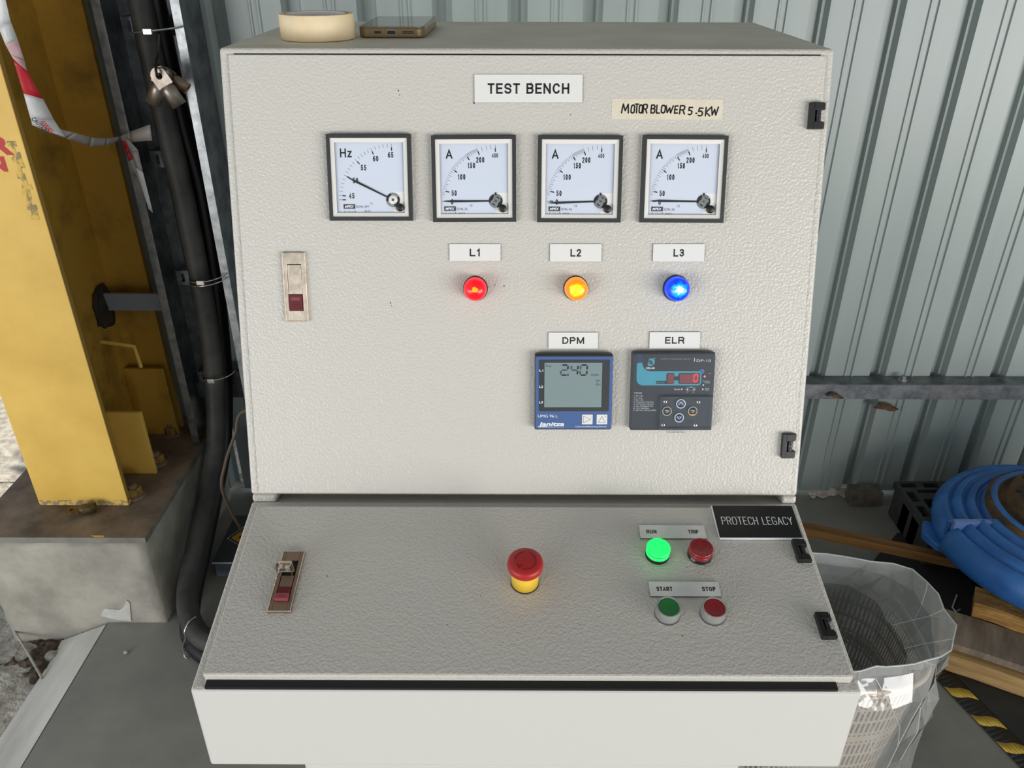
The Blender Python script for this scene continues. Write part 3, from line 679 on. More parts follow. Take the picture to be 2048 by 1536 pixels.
for k, t in enumerate(('1 : I\u0394n > (A)', '2 : t > (sec)', '3 : I\u0394n >> (A)', 'b : Most Recent Trip Event', 'c1~c9: Previous Trip Event', 'd : Last Trip Elapsed Time', 'E1 ~ E4 : Fault Event', 'F : I\u0394n Test - Op tm (x100%)')):
    mb.text(t, *Z(148, 950+28*k), .0017, H, WHITE, w=.0005*[20, 19, 22, 47, 48, 46, 37, 54][k], align='LEFT')
part = lab(mb.build('leakage_relay', bench, face_M(c.x, c.y, DH+.0003, a)), 'square black and cyan relay with red digit display')
mb = MB(); D0 = Z(565, 790); D1 = Z(665, 645); mb.prism(rrect(D0[0], D0[1], D1[0], D1[1], .0018), H, H+.0004, CHAR)
D0 = Z(722, 790); D1 = Z(1002, 645); mb.prism(rrect(D0[0], D0[1], D1[0], D1[1], .0018), H, H+.0004, CHAR)
D0 = Z(655, 742); D1 = Z(735, 690); mb.prism([(D0[0], D0[1]), (D1[0], D0[1]), (D1[0], D1[1]), (D0[0], D1[1])], H, H+.00038, CHAR)
D0 = Z(430, 790); D1 = Z(590, 750); mb.prism(rrect(D0[0], D0[1], D1[0], D1[1], .0017), H, H+.00036, CHAR)
mb.text('MODE', *Z(490, 771), .0016, H+.0005, CYAN, w=.0088)
for (x0, x1) in ((578, 660), (737, 985)): D0 = Z(x0, 780); D1 = Z(x1, 656); mb.rect(D0[0], D1[0], D0[1], D1[1], H+.0006, REDWIN)
p = Z(917, 756); seg7(mb, '0', p[0], p[1], .0046, .0086, .0012, REDSEG, H+.0008)
mb.disc(*Z(1062, 688), .0012, H+.0008, LED_R, 12)
mb.build('display', part)
for (q, M_, ic) in (((585, 1155), BEIGE_R, 'l'), ((765, 1055), WHITE, 'u'), ((925, 1155), BEIGE_R, 'r'), ((750, 1245), WHITE, 'd')):
    x, y = Z(*q); mb = MB(); mb.X = Matrix.Translation((x, y, 0))
    mb.lathe([(.0057, H), (.0057, H+.0016), (0, H+.0018)], NAVY if ic in 'ud' else CHAR, 28); mb.ring(0, 0, .0047, .0057, H+.0020, M_, 30)
    if ic == 'u': mb.strokes([[(-.0028, -.0012), (0, .0016), (.0028, -.0012)], [(-.003, .0024), (.003, .0024)]], .0006, H+.0021, WHITE)
    if ic == 'd': mb.strokes([[(-.0026, .0012), (.0026, .0012), (0, -.0018), (-.0026, .0012)]], .0005, H+.0021, WHITE)
    if ic in 'lr': mb.strokes([[(-.002, .001), (.0006, .001), (.0018, 0), (.0006, -.0012), (-.001, -.0012)]], .0006, H+.0021, WHITE)
    if ic == 'r': mb.rect(-.0026, .0026, -.0056, -.0036, H+.0022, ORANGE)
    mb.build('key', part)
CLR = clear_mat('clear_relay_cover', (244, 246, 248), .06, .02, gain=1.0)
mb = MB(); D0 = Z(120, 1405); D1 = Z(1195, 385)
mb.flat(rrect(D0[0], D0[1], D1[0], D1[1], .0018), PH-.0004, CLR)
lab(mb.build('clear_cover', part), 'clear plastic front cover')
mb = MB(); D0 = Z(488, 1400); D1 = Z(1170, 950); t_ = .0010
for (x0, x1, y0, y1) in ((D0[0], D1[0], D1[1]-t_, D1[1]), (D0[0], D1[0], D0[1], D0[1]+t_), (D0[0], D0[0]+t_, D0[1], D1[1]), (D1[0]-t_, D1[0], D0[1], D1[1])): mb.box(x0, x1, y0, y1, PH+.0001, PH+.005, CLR)
mb.rect(D0[0], D1[0], D0[1], D1[1], PH+.0055, CLR)
for q in ((545, 1010), (980, 1015), (530, 1325), (955, 1330)): x, y = Z(*q); mb.X = Matrix.Translation((x, y, 0)); mb.lathe([(.0010, PH+.0060), (.0017, PH+.0064), (.0020, PH+.0060)], CHROME, 16)
mb.X = Matrix.Identity(4); D0 = Z(590, 1440); D1 = Z(820, 1385); mb.box(D0[0], D1[0], D0[1], D1[1], PH-.001, PH+.004, CLR)
lab(mb.build('key_flap', part), 'clear hinged flap over the keys')

# --- latches
def latch(c4, uv, fm, base, opened, label):
    T_ = .003
    c, w, h, a = quadfit(uv, c4, base+T_)
    M_ = NICKEL if not opened else NICKEL_D
    mb = MB(); ww = w*.30; y1, y0 = (h*.335, -h*.335)
    ix = w*.305
    # frame around the slot
    for (x0, x1, q0, q1) in ((-w/2, -ix, -h/2, h/2), (ix, w/2, -h/2, h/2), (-ix, ix, y1, h/2), (-ix, ix, -h/2, y0)): mb.box(x0, x1, q0, q1, 0, T_, M_)
    # raised edge
    for (x0, x1, q0, q1) in ((-w/2, -w/2+.0014, -h/2, h/2), (w/2-.0014, w/2, -h/2, h/2), (-w/2+.0014, w/2-.0014, h/2-.0014, h/2), (-w/2+.0014, w/2-.0014, -h/2, -h/2+.0014)): mb.box(x0, x1, q0, q1, T_, T_+.0009, CHROME if opened else M_)
    mb.box(-ix, ix, y0, y1, .0002, .0008, RUBBER)
    part = lab(bevel(mb.build('latch', bench, fm(c.x, c.y, base+.0002, a)), .0003, 1), label)
    ty0, ty1 = y0, y0+(y1-y0)*.345
    mb = MB()
    if not opened:
        mb.box(-ix+.0007, ix-.0004, ty1+.0006, y1-.0010, .001, T_-.0001, NICKEL, .0003); mb.build('lever', part)
        mb = MB(); mb.box(-ix+.0006, ix-.0006, ty0+.0004, ty1, .001, T_+.0012, RED_T, .0004)
        for k in range(4): mb.box(-ix+.003, ix-.003, ty0+.002+k*.0022, ty0+.003+k*.0022, T_+.0012, T_+.0017, RED_T)
        mb.rect(-ix+.003, ix-.003, ty1-.0065, ty1-.003, T_+.0013, mat('faded_red', (118, 64, 66), .5))
        for k in range(5): mb.rect(-ix+.0045+k*.0019, -ix+.0055+k*.0019, ty1-.0056, ty1-.004, T_+.0014, RED_TL)
        lab(mb.build('release_tab', part), 'dark red release tab')
    else:
        mb.box(-ix+.001, ix-.001, ty1+.0006, ty1+(y1-ty1)*.42, .001, T_-.0006, NICKEL_D); mb.build('slot_plate', part)
        mb = MB(); mb.box(-ix+.0006, ix-.0006, ty0+.0004, ty0+(ty1-ty0)*.42, .001, T_+.0045, RED_TL, .0004); mb.box(-ix+.0006, ix-.0006, ty0+(ty1-ty0)*.42, ty1, .001, T_+.0005, RED_T, .0004)
        mb.text('PUSH', 0, ty0+(ty1-ty0)*.2, .0018, T_+.0046, RED_T)
        lab(mb.build('release_tab', part), 'red release tab reading PUSH')
        # lever flipped up, seen from its end
        mb = MB(); ym = ty1+(y1-ty1)*.58
        mb.box(-ix-.004, ix-.002, ym, ym+.0018, T_*.4, T_+.017, NICKEL, .0004)
        mb.box(-ix-.004, -ix-.0028, ym-.006, ym, T_+.005, T_+.017, CHROME); mb.box(ix-.0032, ix-.002, ym-.006, ym, T_*.5, T_+.017, CHROME)
        mb.box(-ix, -ix+.005, ym-.007, ym-.0015, T_+.009, T_+.015, CHROME, .0006); mb.box(ix-.009, ix-.004, ym-.0045, ym-.001, T_+.008, T_+.014, NICKEL, .0006)
        mb.tube([(-ix-.003, ym-.003, T_+.004), (ix-.001, ym-.003, T_+.004)], .0012, CHROME, 8)
        lab(mb.build('lever', part), 'lever flipped up out of the latch')
    return part
latch([(562, 505), (608, 505), (619, 644), (572, 644)], fuv, face_M, DH, False, 'narrow nickel latch closed on the upper door')
latch([(568, 1102), (610, 1102), (582, 1224), (531, 1224)], duv, desk_M, LT, True, 'narrow nickel latch open on the desk lid')
# --- hinges
def hinge(c4, uv, fm, base, label):
    T_ = .007
    c, w, h, a = quadfit(uv, c4, base+T_)
    mb = MB(); k = h*.29
    x0, x1 = -w/2, w/2
    mb.box(x0, x0+w*.32, -h/2, h/2, 0, T_, BLACK, .0006)
    for (q0, q1) in ((h/2-k, h/2), (-h/2, -h/2+k)):
        mb.box(x0+w*.2, x1-w*.14, q0, q1, 0, T_, BLACK, .0006); mb.box(x1-w*.16, x1, q0+.0004, q1-.0004, -.0005, T_*.62, BLACK, .0005)
    part = lab(mb.build('hinge', bench, fm(c.x, c.y, base, a)), label)
    mb = MB(); mb.tube([(x0+w*.58, -h/2+k-.001, T_*.55), (x0+w*.58, h/2-k+.001, T_*.55)], w*.17, BLACK, 16); mb.tube([(x0+w*.58, -.0005, T_*.55), (x0+w*.58, .0008, T_*.55)], w*.178, mat('pin_gloss', (60, 60, 60), .2), 16, False)
    mb.box(x0+w*.35, x1-w*.2, -h/2+k, h/2-k, 0, .002, RUBBER); mb.build('hinge_pin', part)
hinge([(1622, 204), (1654, 204), (1650, 258), (1618, 258)], fuv, face_M, DH, 'upper black hinge of the meter door')
hinge([(1567, 869), (1595, 869), (1592, 917), (1563, 917)], fuv, face_M, DH, 'lower black hinge of the meter door')
hinge([(1585, 1077), (1613, 1077), (1625, 1119), (1597, 1119)], duv, desk_M, LT, 'black lid hinge beside the engraved plate')
hinge([(1631, 1223), (1661, 1223), (1677, 1273), (1645, 1273)], duv, desk_M, LT, 'black lid hinge near the front corner')

# --- emergency stop
ESR = mat('stop_red', (176, 34, 36), .42); ESRD = mat('stop_red_groove', (112, 18, 20), .5); ESY = mat('stop_yellow', (238, 196, 62), .45)
c = duv(1050, 1158, LT+.006); R_ = .0198
mb = MB(); mb.lathe([(0, .002), (.0152, .0), (.0152, .020), (.0145, .024)], ESY, 40)
lab(mb.build('emergency_stop', bench, desk_M(c.x, c.y, LT+.0003)), 'red mushroom button on yellow collar')
es = [o for o in bench.children if o.name.startswith('emergency_stop')][0]
mb = MB(); mb.X = Matrix.Translation((0, 0, .006)); mb.lathe([(.012, .016), (.0165, .0185), (R_*.98, .023), (R_, .027), (R_*.97, .0305), (R_*.86, .0325), (R_*.5, .0335), (0, .0338)], ESR, 48)
hz = .0339
mb.ring(0, 0, .0112, .0120, .0336, ESRD, 40, -1.9, 1.1); mb.ring(0, 0, .0112, .0120, .0336, ESRD, 20, 1.7, 3.0)
mb.strokes([[(-.0085, -.0042), (-.0075, -.0088), (-.0035, -.0062)]], .0009, .0338, ESRD)
mb.build('mushroom_head', es)
mb = MB(); mb.lathe([(.0158, 0), (.0158, .0012), (.0148, .0014)], RUBBER, 40); mb.build('gasket_ring', es)
# --- lamps and buttons on the lid
GRN_L = mat('green_lit_lens', (30, 220, 90), .3, emit=(26, 255, 104), estr=1.05); RED_L = mat('red_unlit_lens', (150, 24, 34), .25, coat=.6); RED_R = mat('red_lens_grooves', (104, 16, 22), .4)
RING_C = clear_mat('clear_button_collar', (238, 240, 240), .12, .34, (214, 214, 210), gain=1.0)
GRN_D = mat('green_lens_groove', (16, 120, 52), .4)
for nm, px_, py_, M_ in (('run', 1315, 1106, GRN_L), ('trip', 1400, 1106, RED_L)):
    c = duv(px_, py_, LT+.004); R_ = .0136
    mb = MB(); mb.lathe([(R_, .005), (R_, .0098), (R_*.955, .0103), (R_*.955, .0112), (R_, .0117), (R_, .0135), (R_*.95, .0146), (R_*.86, .0143), (0, .0147)], M_, 40)
    mb.lathe([(R_*.985, .0102), (R_*.985, .0113)], GRN_D if nm == 'run' else RED_R, 40)
    if nm == 'trip':
        for k in range(-4, 5): q = (R_*.84)**2-(k*.0022)**2; q = math.sqrt(max(q, 0)); mb.line(rot2((k*.0022, -q), -.5), rot2((k*.0022, q), -.5), .0003, .01485, RED_R)
    part = lab(mb.build('pilot_light', bench, desk_M(c.x, c.y, LT+.0003)), 'bright green lit pilot light under RUN' if nm == 'run' else 'dull red unlit pilot light under TRIP')
    mb = MB(); mb.lathe([(R_*1.03, 0), (R_*1.04, .0045), (R_*1.0, .0056)], BLACK, 40)
    if nm == 'trip': mb.X = Matrix.Rotation(-2.35, 4, 'Z') @ Matrix.Translation((R_*1.0, 0, .004)); mb.box(-.0008, .0012, -.003, .003, -.0015, .003, CHROME, .0005); mb.ring(0, 0, R_*.9, R_*1.0, .0, CHROME, 4, 0, .1)
    mb.build('lamp_collar', part)
for nm, px_, py_, M_ in (('start', 1335.5, 1224, mat('start_green', (36, 112, 54), .4)), ('stop', 1426.5, 1225, mat('stop_button_red', (138, 26, 32), .4))):
    c = duv(px_, py_, LT+.004); R_ = .0133
    mb = MB(); mb.lathe([(R_*1.02, 0), (R_*1.02, .004), (R_, .0045), (R_, .0135), (R_*.96, .0142), (R_*.86, .0138), (R_*.84, .0125)], RING_C, 40)
    part = lab(mb.build('push_button', bench, desk_M(c.x, c.y, LT+.0003)), 'green push button under START' if nm == 'start' else 'red push button under STOP')
    mb = MB(); mb.lathe([(R_*.84, .002), (R_*.84, .0128), (R_*.8, .0134), (R_*.72, .0130), (0, .0128)], M_, 40); mb.build('button_cap', part)
    mb = MB(); mb.lathe([(R_*1.04, 0), (R_*1.04, .0008), (R_*1.0, .0009)], RUBBER, 40); mb.lathe([(R_*.86, .001), (R_*.86, .009)], CHROME, 40); mb.lathe([(R_*1.025, .0012), (R_*1.035, .0020), (R_*1.025, .0028)], CHROME, 40); mb.build('collar_ring', part)
# ================================================================== ON TOP OF THE BENCH
MASK = mat('masking_tape', (242, 222, 184), .5, var=30, c2=(232, 208, 164)); CARD = mat('cardboard_core', (186, 160, 130), .8); COREW = mat('white_core_paper', (250, 249, 246), .7)
f0 = az(636, 85.5, TZ); pxm = FPX/((f0-CAM).dot(fw)+.04); R_ = 72.5/pxm
hgt = 44/pxm*1.04
tr = empty('tape_roll', (ay(636, 60, f0.y+R_).x, f0.y+R_, TZ+.0005))
tag(tr, 'cream masking tape roll lying flat on the bench top', 'tape roll')
mb = MB(); n_ = 72; vs = []; fs = []
for k, (r_, z_) in enumerate(((R_-.006, hgt), (R_-.0008, hgt), (R_, hgt-.0006), (R_, .0006), (R_-.001, 0), (R_-.006, 0))):
    for i in range(n_):
        a = 2*pi*i/n_; q = r_+(.0012 if (2.9 < a < 3.3 and 1 < k < 4) else 0)+(.0006*math.sin(40*a) if 2.8 < a < 3.4 else 0); vs.append((q*math.cos(a), q*math.sin(a), z_))
for k in range(5):
    for i in range(n_): fs.append((k*n_+i, k*n_+(i+1) % n_, (k+1)*n_+(i+1) % n_, (k+1)*n_+i))
mb.add(vs, [f[::-1] for f in fs], MASK, True); mb.build('tape_winding', tr)
mb = MB(); mb.lathe([(R_-.0058, 0), (R_-.0058, hgt), (R_-.0095, hgt)], CARD, n_); mb.lathe([(R_-.0095, hgt), (R_-.0095, 0), (R_-.0058, 0)], COREW, n_)
for i in range(14):                                        # printed marks round the inside of the core
    a = i*2*pi/14+.12; rr = R_-.0098
    mb.X = Matrix.Rotation(a, 4, 'Z') @ Matrix.Translation((rr, 0, hgt*.62)) @ Matrix.Rotation(-pi/2, 4, 'Y') @ Matrix.Rotation(pi/2, 4, 'Z')
    mb.strokes([[(-.005, -.004), (-.003, .005)], [(-.0015, .005), (-.001, -.002), (.0015, .005), (.002, -.004), (.005, .005)]], .0011, 0, INK)
mb.X = Matrix.Identity(4)
lab(mb.build('core', tr), 'white lined card core printed with black marks')
# phone
p0 = az(717, 77, TZ); p1 = az(850, 77, TZ); PW = p1.x-p0.x; pc = (p0+p1)/2
ph = empty('phone', (pc.x+.0005, pc.y+.081, TZ+.0005)); ph.rotation_euler = (0, 0, -.012)
tag(ph, 'black-screened phone in a smoky clear case beside the tape roll', 'phone')
CASE = clear_mat('smoky_clear_case', (236, 222, 186), .1, .20, (140, 112, 62), gain=1.2); CASES = mat('amber_case', (124, 104, 68), .25, spec=.6)
PL = .1575; hw = PW/2
mb = MB(); mb.prism(rrect(-hw, -PL/2, hw, PL/2, .011, 8), 0, .0115, CASES, bev=.0022)
mb.prism(rrect(-hw, -PL/2, hw, PL/2, .011, 8), .0112, .0122, CASES); ph_c = mb.build('phone_case', ph)
mb = MB(); mb.prism(rrect(-hw+.003, -PL/2+.003, hw-.003, PL/2-.003, .009, 8), .0105, .01235, mat('phone_screen', (12, 13, 14), .06, spec=.8)); lab(mb.build('screen', ph), 'glossy black screen')
mb = MB(); yb = -PL/2-.0002; mb.X = Matrix(((1, 0, 0, 0), (0, 0, -1, yb), (0, 1, 0, .0062), (0, 0, 0, 1)))
mb.prism(rrect(-.0062, -.0028, .0062, .0028, .0027), -.0005, .0004, CHROME); mb.prism(rrect(-.0054, -.0022, .0054, .0022, .0021), 0, .0006, BLACK)
for (x0, x1) in ((-.0215, -.0115), (.0125, .0285)): mb.prism(rrect(x0, -.0022, x1, .0022, .0021), -.0005, .0003, NICKEL_D); mb.prism(rrect(x0+.0007, -.0016, x1-.0007, .0016, .0015), 0, .0005, BLACK)
for k in range(8): mb.disc(.0148+k*.0017, 0, .0006, .0006, CASES, 8)
mb.build('port', ph)

# ================================================================== YELLOW COLUMN AND PLINTH
YEL = mat('yellow_paint', (232, 192, 92), .5, var=6, c2=(218, 176, 78), bump=(30, .08, 4), bdist=.002)
YELG = mat('grimy_shaded_yellow_paint', (186, 144, 52), .6, var=6, c2=(128, 96, 38), bump=(30, .15, 4), bdist=.002, lo=.28, hi=.5)  # grime, plus the recess shade put into a darker colour
WORN = mat('worn_paint_edge', (150, 134, 98), .8, var=70, c2=(222, 184, 90), lo=.46, hi=.54)
RUST = mat('rust_stained_plate', (138, 120, 100), .7, var=7, c2=(84, 72, 60), bump=(30, .3, 5), bdist=.003)
PLG = mat('grey_painted_steel', (138, 136, 128), .6, var=14, c2=(112, 110, 104))
PX0, PX1, PY0, PZ = -1.375, -.940, 1.568, .279
mb = MB(); n_ = 10
bm = bmesh.new(); bmesh.ops.create_cube(bm, size=1); bmesh.ops.subdivide_edges(bm, edges=bm.edges[:], cuts=14, use_grid_fill=True)
for v in bm.verts:
    q = V((PX0+(v.co.x+.5)*(PX1-PX0), PY0+(v.co.y+.5)*(2.13-PY0), -.17+(v.co.z+.5)*(PZ+.17)))
    edge = sum(abs(abs(t)-.5) < .01 for t in v.co)
    amp = .0018+.0045*(edge > 1)
    v.co = q+V((noise.noise(q*23), noise.noise(q*23+V((9, 0, 0))), .4*noise.noise(q*23+V((0, 7, 0)))))*amp
mb.bm(bm, CONC_P, True)
pl = tag(mb.build('concrete_plinth'), 'rough cast concrete plinth under the yellow steel column', 'plinth')
MORT = mat('pale_mortar', (206, 205, 200), .8, var=30, c2=(180, 178, 172))
mb = MB()
def pf(px_, py_): q = ay(px_, py_, PY0-.003); return (q.x, q.z)
ptsm = [pf(*q) for q in ((203, 1232), (204, 1222), (212, 1217), (238, 1220), (246, 1216), (253, 1201), (259, 1206), (262, 1243), (236, 1240))]
mb.X = Matrix(((1, 0, 0, 0), (0, 0, -1, PY0-.002), (0, 1, 0, 0), (0, 0, 0, 1))); mb.prism(ptsm, -.003, .0012, MORT)
lab(mb.build('mortar_patch', pl), 'pale smear of mortar low on the front')
# column
ZT = PZ+.018
c1 = empty('steel_column', (-1.15, 1.90, ZT))
tag(c1, 'yellow painted steel H column bolted on a concrete plinth', 'column')
CI = Matrix.Translation((1.15, -1.90, -ZT))
FX0, FX1, CF, CB = -1.270, -1.030, 1.698, 2.105; TF = .016; ZTOP = 3.68
mb = MB(); mb.X = CI
mb.box(PX0-.02, PX1+.006, PY0-.002, 2.15, PZ+.0005, ZT, RUST)
for i, f in enumerate(mb.f):
    if i in (2, 3): mb.m[i] = mb.mi(PLG)
mb.flat([(az(181, 1070, ZT).x, az(181, 1071, ZT).y), (az(207, 1070, ZT).x, az(207, 1071, ZT).y), (az(205, 1081, ZT).x, PY0-.001), (az(186, 1081, ZT).x, PY0-.001)], ZT+.0004, YEL)
lab(mb.build('base_plate', c1), 'rust stained base plate with grey edges')
mb = MB(); mb.X = CI
mb.box(FX0, FX1, CF, CF+TF, ZT+.012, ZTOP, YEL)
k = mb.mi(mat('flange_edge_shade', (170, 134, 62), .6)); mb.m[3] = k  # side edge gets a darker yellow, its shade put into the colour
mb.box(FX0, FX1, CF-.0004, CF+TF, ZT, ZT+.019, WORN)
RED_ST = mat('red_stencil_paint', (186, 50, 54), .6)
mb.X = CI @ Matrix(((1, 0, 0, 0), (0, 0, -1, CF-.0008), (0, 1, 0, 0), (0, 0, 0, 1)))
zc0, zc1 = ay(80, 440, CF).z, ay(46, 282, CF).z
for j in range(15):                                        # scratched strip beside the edge
    z = zc0+(zc1-zc0)*j/15; mb.rect(FX1-.030+.004*math.sin(j*2.1), FX1-.013+.004*math.sin(j*1.3)-.004*(j % 2), z, z+(zc1-zc0)/15, -.0002, WORN)
q = ay(2, 290, CF); q2 = ay(-6, 327, CF)
mb.text('R', q.x, q.z, .036, 0, RED_ST, w=.046, bold=.05); mb.text('N', q2.x, q2.z, .030, 0, RED_ST, w=.038, bold=.05)
bevel(mb.build('front_flange', c1), .002, 2)
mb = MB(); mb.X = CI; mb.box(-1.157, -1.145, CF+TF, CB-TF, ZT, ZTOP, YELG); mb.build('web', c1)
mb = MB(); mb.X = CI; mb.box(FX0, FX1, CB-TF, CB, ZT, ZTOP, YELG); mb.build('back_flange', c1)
q = az(313, 948, ZT); zt = ay(300, 826, q.y).z
mb = MB(); mb.X = CI; mb.box(-1.145, q.x, q.y, q.y+.012, ZT, zt, YEL); bevel(mb.build('stiffener_plate', c1), .002)
zt2 = ay(310, 735, CB-TF-.03).z
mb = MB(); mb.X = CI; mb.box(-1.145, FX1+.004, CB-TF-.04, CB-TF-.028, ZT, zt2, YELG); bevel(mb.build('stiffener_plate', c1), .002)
NUT = mat('dirty_yellow_nut', (172, 134, 62), .5, var=60, c2=(86, 66, 40)); 
for (px_, py_) in ((345, 866), (314, 925), (269, 990)):
    q = az(px_, py_, ZT); mb = MB(); mb.X = CI @ Matrix.Translation(q) @ Matrix.Rotation(.3, 4, 'Z')
    mb.lathe([(0, .004), (.031, .004), (.032, 0)], RUST, 28); mb.lathe([(0, .026), (.020, .026), (.023, .023), (.023, .004)], NUT, 6, False); mb.lathe([(0, .036), (.0115, .036), (.0125, .034), (.0125, .026)], RUST, 20)
    mb.build('anchor_nut', c1)
q0 = ay(246, 588, 2.03); q1 = ay(318, 622, 2.03)
BURN = mat('scorched_paint', (34, 30, 28), .8, var=30, c2=(60, 48, 30))
mb = MB(); mb.X = CI; mb.box(-1.145, ay(181, 0, 2.0).x-.001, 2.03, 2.042, q1.z, q0.z, mat('bare_grey_bracket', (132, 138, 148), .5)); lab(bevel(mb.build('bracket', c1), .002), 'bare grey welded bracket')
mb = MB(); mb.X = CI
bm = bmesh.new(); bmesh.ops.create_icosphere(bm, subdivisions=3, radius=1)
for v in bm.verts: v.co = V((-1.140+v.co.x*.012, 2.03+v.co.y*.05, (q0.z+q1.z)/2-.012+v.co.z*.062))*1.0+V((noise.noise(v.co*3)*.006, noise.noise(v.co*3+V((5, 0, 0)))*.012, noise.noise(v.co*3+V((0, 5, 0)))*.018))
mb.bm(bm, BURN, True); lab(mb.build('weld_scorch', c1), 'blackened weld at the bracket')
mb = MB(); mb.X = CI; h0 = ay(272, 690, 1.98); h1 = ay(288, 728, 1.98)
mb.tube([(-1.145, 1.98, h0.z+.01), (h0.x, 1.97, h0.z), (h1.x, 1.96, h1.z)], .006, YEL, 8); mb.build('hook', c1)

# lug lying on the base plate
def lug(name, s=1.0, M_=None):
    mb = MB(); M_ = M_ or NICKEL
    n_ = 28; hole = .0072*s; vs = []; out = []
    for i in range(n_):
        a = 2*pi*i/n_; c_, s_ = math.cos(a), math.sin(a)
        # rounded-square palm outline
        r_ = .0185*s if a < pi else min(.0185*s/max(abs(c_), .001), .024*s/max(abs(s_), .001))
        out.append((r_*c_, r_*s_))
    for z_ in (-.0028*s, .0028*s):
        for (x, y) in out: vs.append((x, y, z_))
        for i in range(n_): a = 2*pi*i/n_; vs.append((hole*math.cos(a), hole*math.sin(a), z_))
    fs = []
    for i in range(n_):
        j = (i+1) % n_
        fs += [(n_+i, n_+j, j, i), (2*n_+i, 2*n_+j, 3*n_+j, 3*n_+i), (i, j, 2*n_+j, 2*n_+i), (n_+j, n_+i, 3*n_+i, 3*n_+j)]
    mb.add(vs, fs, M_)
    mb.X = Matrix.Translation((0, -.023*s, 0)) @ Matrix.Rotation(pi/2, 4, 'X')
    mb.lathe([(.0125*s, 0), (.0160*s, .006*s), (.0165*s, .009*s), (.0165*s, .046*s), (.0128*s, .046*s), (.0128*s, .020*s), (0, .020*s)], M_, 28)
    mb.X = Matrix.Identity(4)
    return mb.build(name)
BRASS = mat('tarnished_copper', (112, 92, 56), .5, .5, var=80, c2=(74, 60, 40))
lg = lug('cable_lug', .82, BRASS); q = az(147, 1030, ZT)
lg.matrix_world = Matrix.Translation((q.x, q.y, ZT+.0138)) @ Matrix.Rotation(math.radians(107), 4, 'Z')
tag(lg, 'tarnished copper cable lug lying on the rusty column base plate', 'cable lug')

# ================================================================== CABLE LADDER, CABLES
LF, LB = 2.0, 2.128
xl = ay(181, 0, LF).x; xr = ay(358, 0, LF).x
ld = empty('cable_ladder', ((xl+xr)/2, 2.06, ZT)); LI = Matrix.Translation((-(xl+xr)/2, -2.06, -ZT))
tag(ld, 'galvanised vertical cable ladder fixed to the wall beside the yellow column', 'cable ladder')
for s_, x in ((1, xl), (-1, xr)):
    mb = MB(); mb.X = LI; zb = ZT+.004 if s_ > 0 else .12
    a_, b_ = sorted((x, x+s_*.0016)); mb.box(a_, b_, LF, LB, zb, 3.6, GALV_D)
    a_, b_ = sorted((x, x+s_*.021)); mb.box(a_, b_, LF-.0016, LF, zb, 3.6, GALV)
    a_, b_ = sorted((x, x+s_*.034)); mb.box(a_, b_, LB-.0016, LB, zb, 3.6, GALV)
    mb.build('side_rail', ld)
for (px_, py_) in ((250, 52), (310, 318), (360, 555), (405, 755)):
    z = ay(px_, py_, LB-.045).z; mb = MB(); mb.X = LI; h_ = .021
    ya = LB-.048
    xa, xb = xl+.022, xr-.003
    holes = [xa+.018, xa+.047, xb-.047, xb-.018]
    # rung face with slots
    xs_ = [xa]+[v for q in holes for v in (q-.0045, q+.0045)]+[xb]
    for i in range(len(xs_)-1):
        if i % 2 == 0: mb.box(xs_[i], xs_[i+1], ya, ya+.002, z-h_, z+h_, GALV)
        else: mb.box(xs_[i], xs_[i+1], ya, ya+.002, z-h_, z-.012, GALV); mb.box(xs_[i], xs_[i+1], ya, ya+.002, z+.012, z+h_, GALV)
    mb.box(xa, xb, ya+.002, LB-.002, z+h_-.002, z+h_, GALV_D); mb.box(xa, xb, ya+.002, LB-.002, z-h_, z-h_+.002, GALV_D); mb.build('rung', ld)
CAB = mat('black_cable_sheath', (20, 20, 21), .42, bump=(160, .1, 2)); CABD = mat('dusty_cable_sheath', (36, 36, 34), .6, var=9, c2=(70, 68, 62), lo=.3, hi=.6)
def smooth_path(P, n=10):
    P = [V(p) for p in P]; out = []
    for i in range(len(P)-1):
        p0, p1, p2, p3 = P[max(i-1, 0)], P[i], P[i+1], P[min(i+2, len(P)-1)]
        for k in range(n):
            t = k/n; out.append(.5*((2*p1)+(-p0+p2)*t+(2*p0-5*p1+4*p2-p3)*t*t+(-p0+3*p1-3*p2+p3)*t**3))
    out.append(P[-1]); return out
YC = 1.996
t0 = ay(277, -10, YC); a1 = ay(366, 390, YC)
pa = [(ay(258, -60, YC)), t0, a1, ay(416, 650, YC), ay(431, 800, YC-.02), ay(430, 900, 1.92), ay(410, 1010, 1.79), ay(390, 1100, 1.68), az(374, 1190, .10), az(388, 1255, .082), az(432, 1288, .080), V((-.56, 1.36, .080)), V((-.30, 1.20, .080))]
pa[0].z = 3.5; pa[0].x = t0.x+(t0.x-a1.x)*.02; pa[0].y = YC
mb = MB(); P = smooth_path(pa); mb.tube(P, .027, CABD, 20)
tag(mb.build('power_cable'), 'dusty black sleeve cable curving from the ladder onto the floor, on top', 'cable', 'black cables on the ladder')
YB = 2.053
b1 = ay(309, 0, YB); b2 = ay(404, 400, YB)
pb = [V((b1.x, YB, 3.5)), b1, b2, ay(440, 660, YB), ay(448, 800, 2.04), ay(444, 900, 1.985), ay(424, 1010, 1.862), ay(405, 1100, 1.76), az(381, 1215, .040), az(386, 1282, .0262), az(430, 1322, .0262), V((-.56, 1.30, .0262)), V((-.30, 1.14, .0262))]
mb = MB(); mb.tube(smooth_path(pb), .0255, CAB, 20)
tag(mb.build('power_cable'), 'plain black cable running behind the dusty one and under it at the floor', 'cable', 'black cables on the ladder')
TIE = mat('steel_cable_tie', (206, 204, 200), .22, .9)
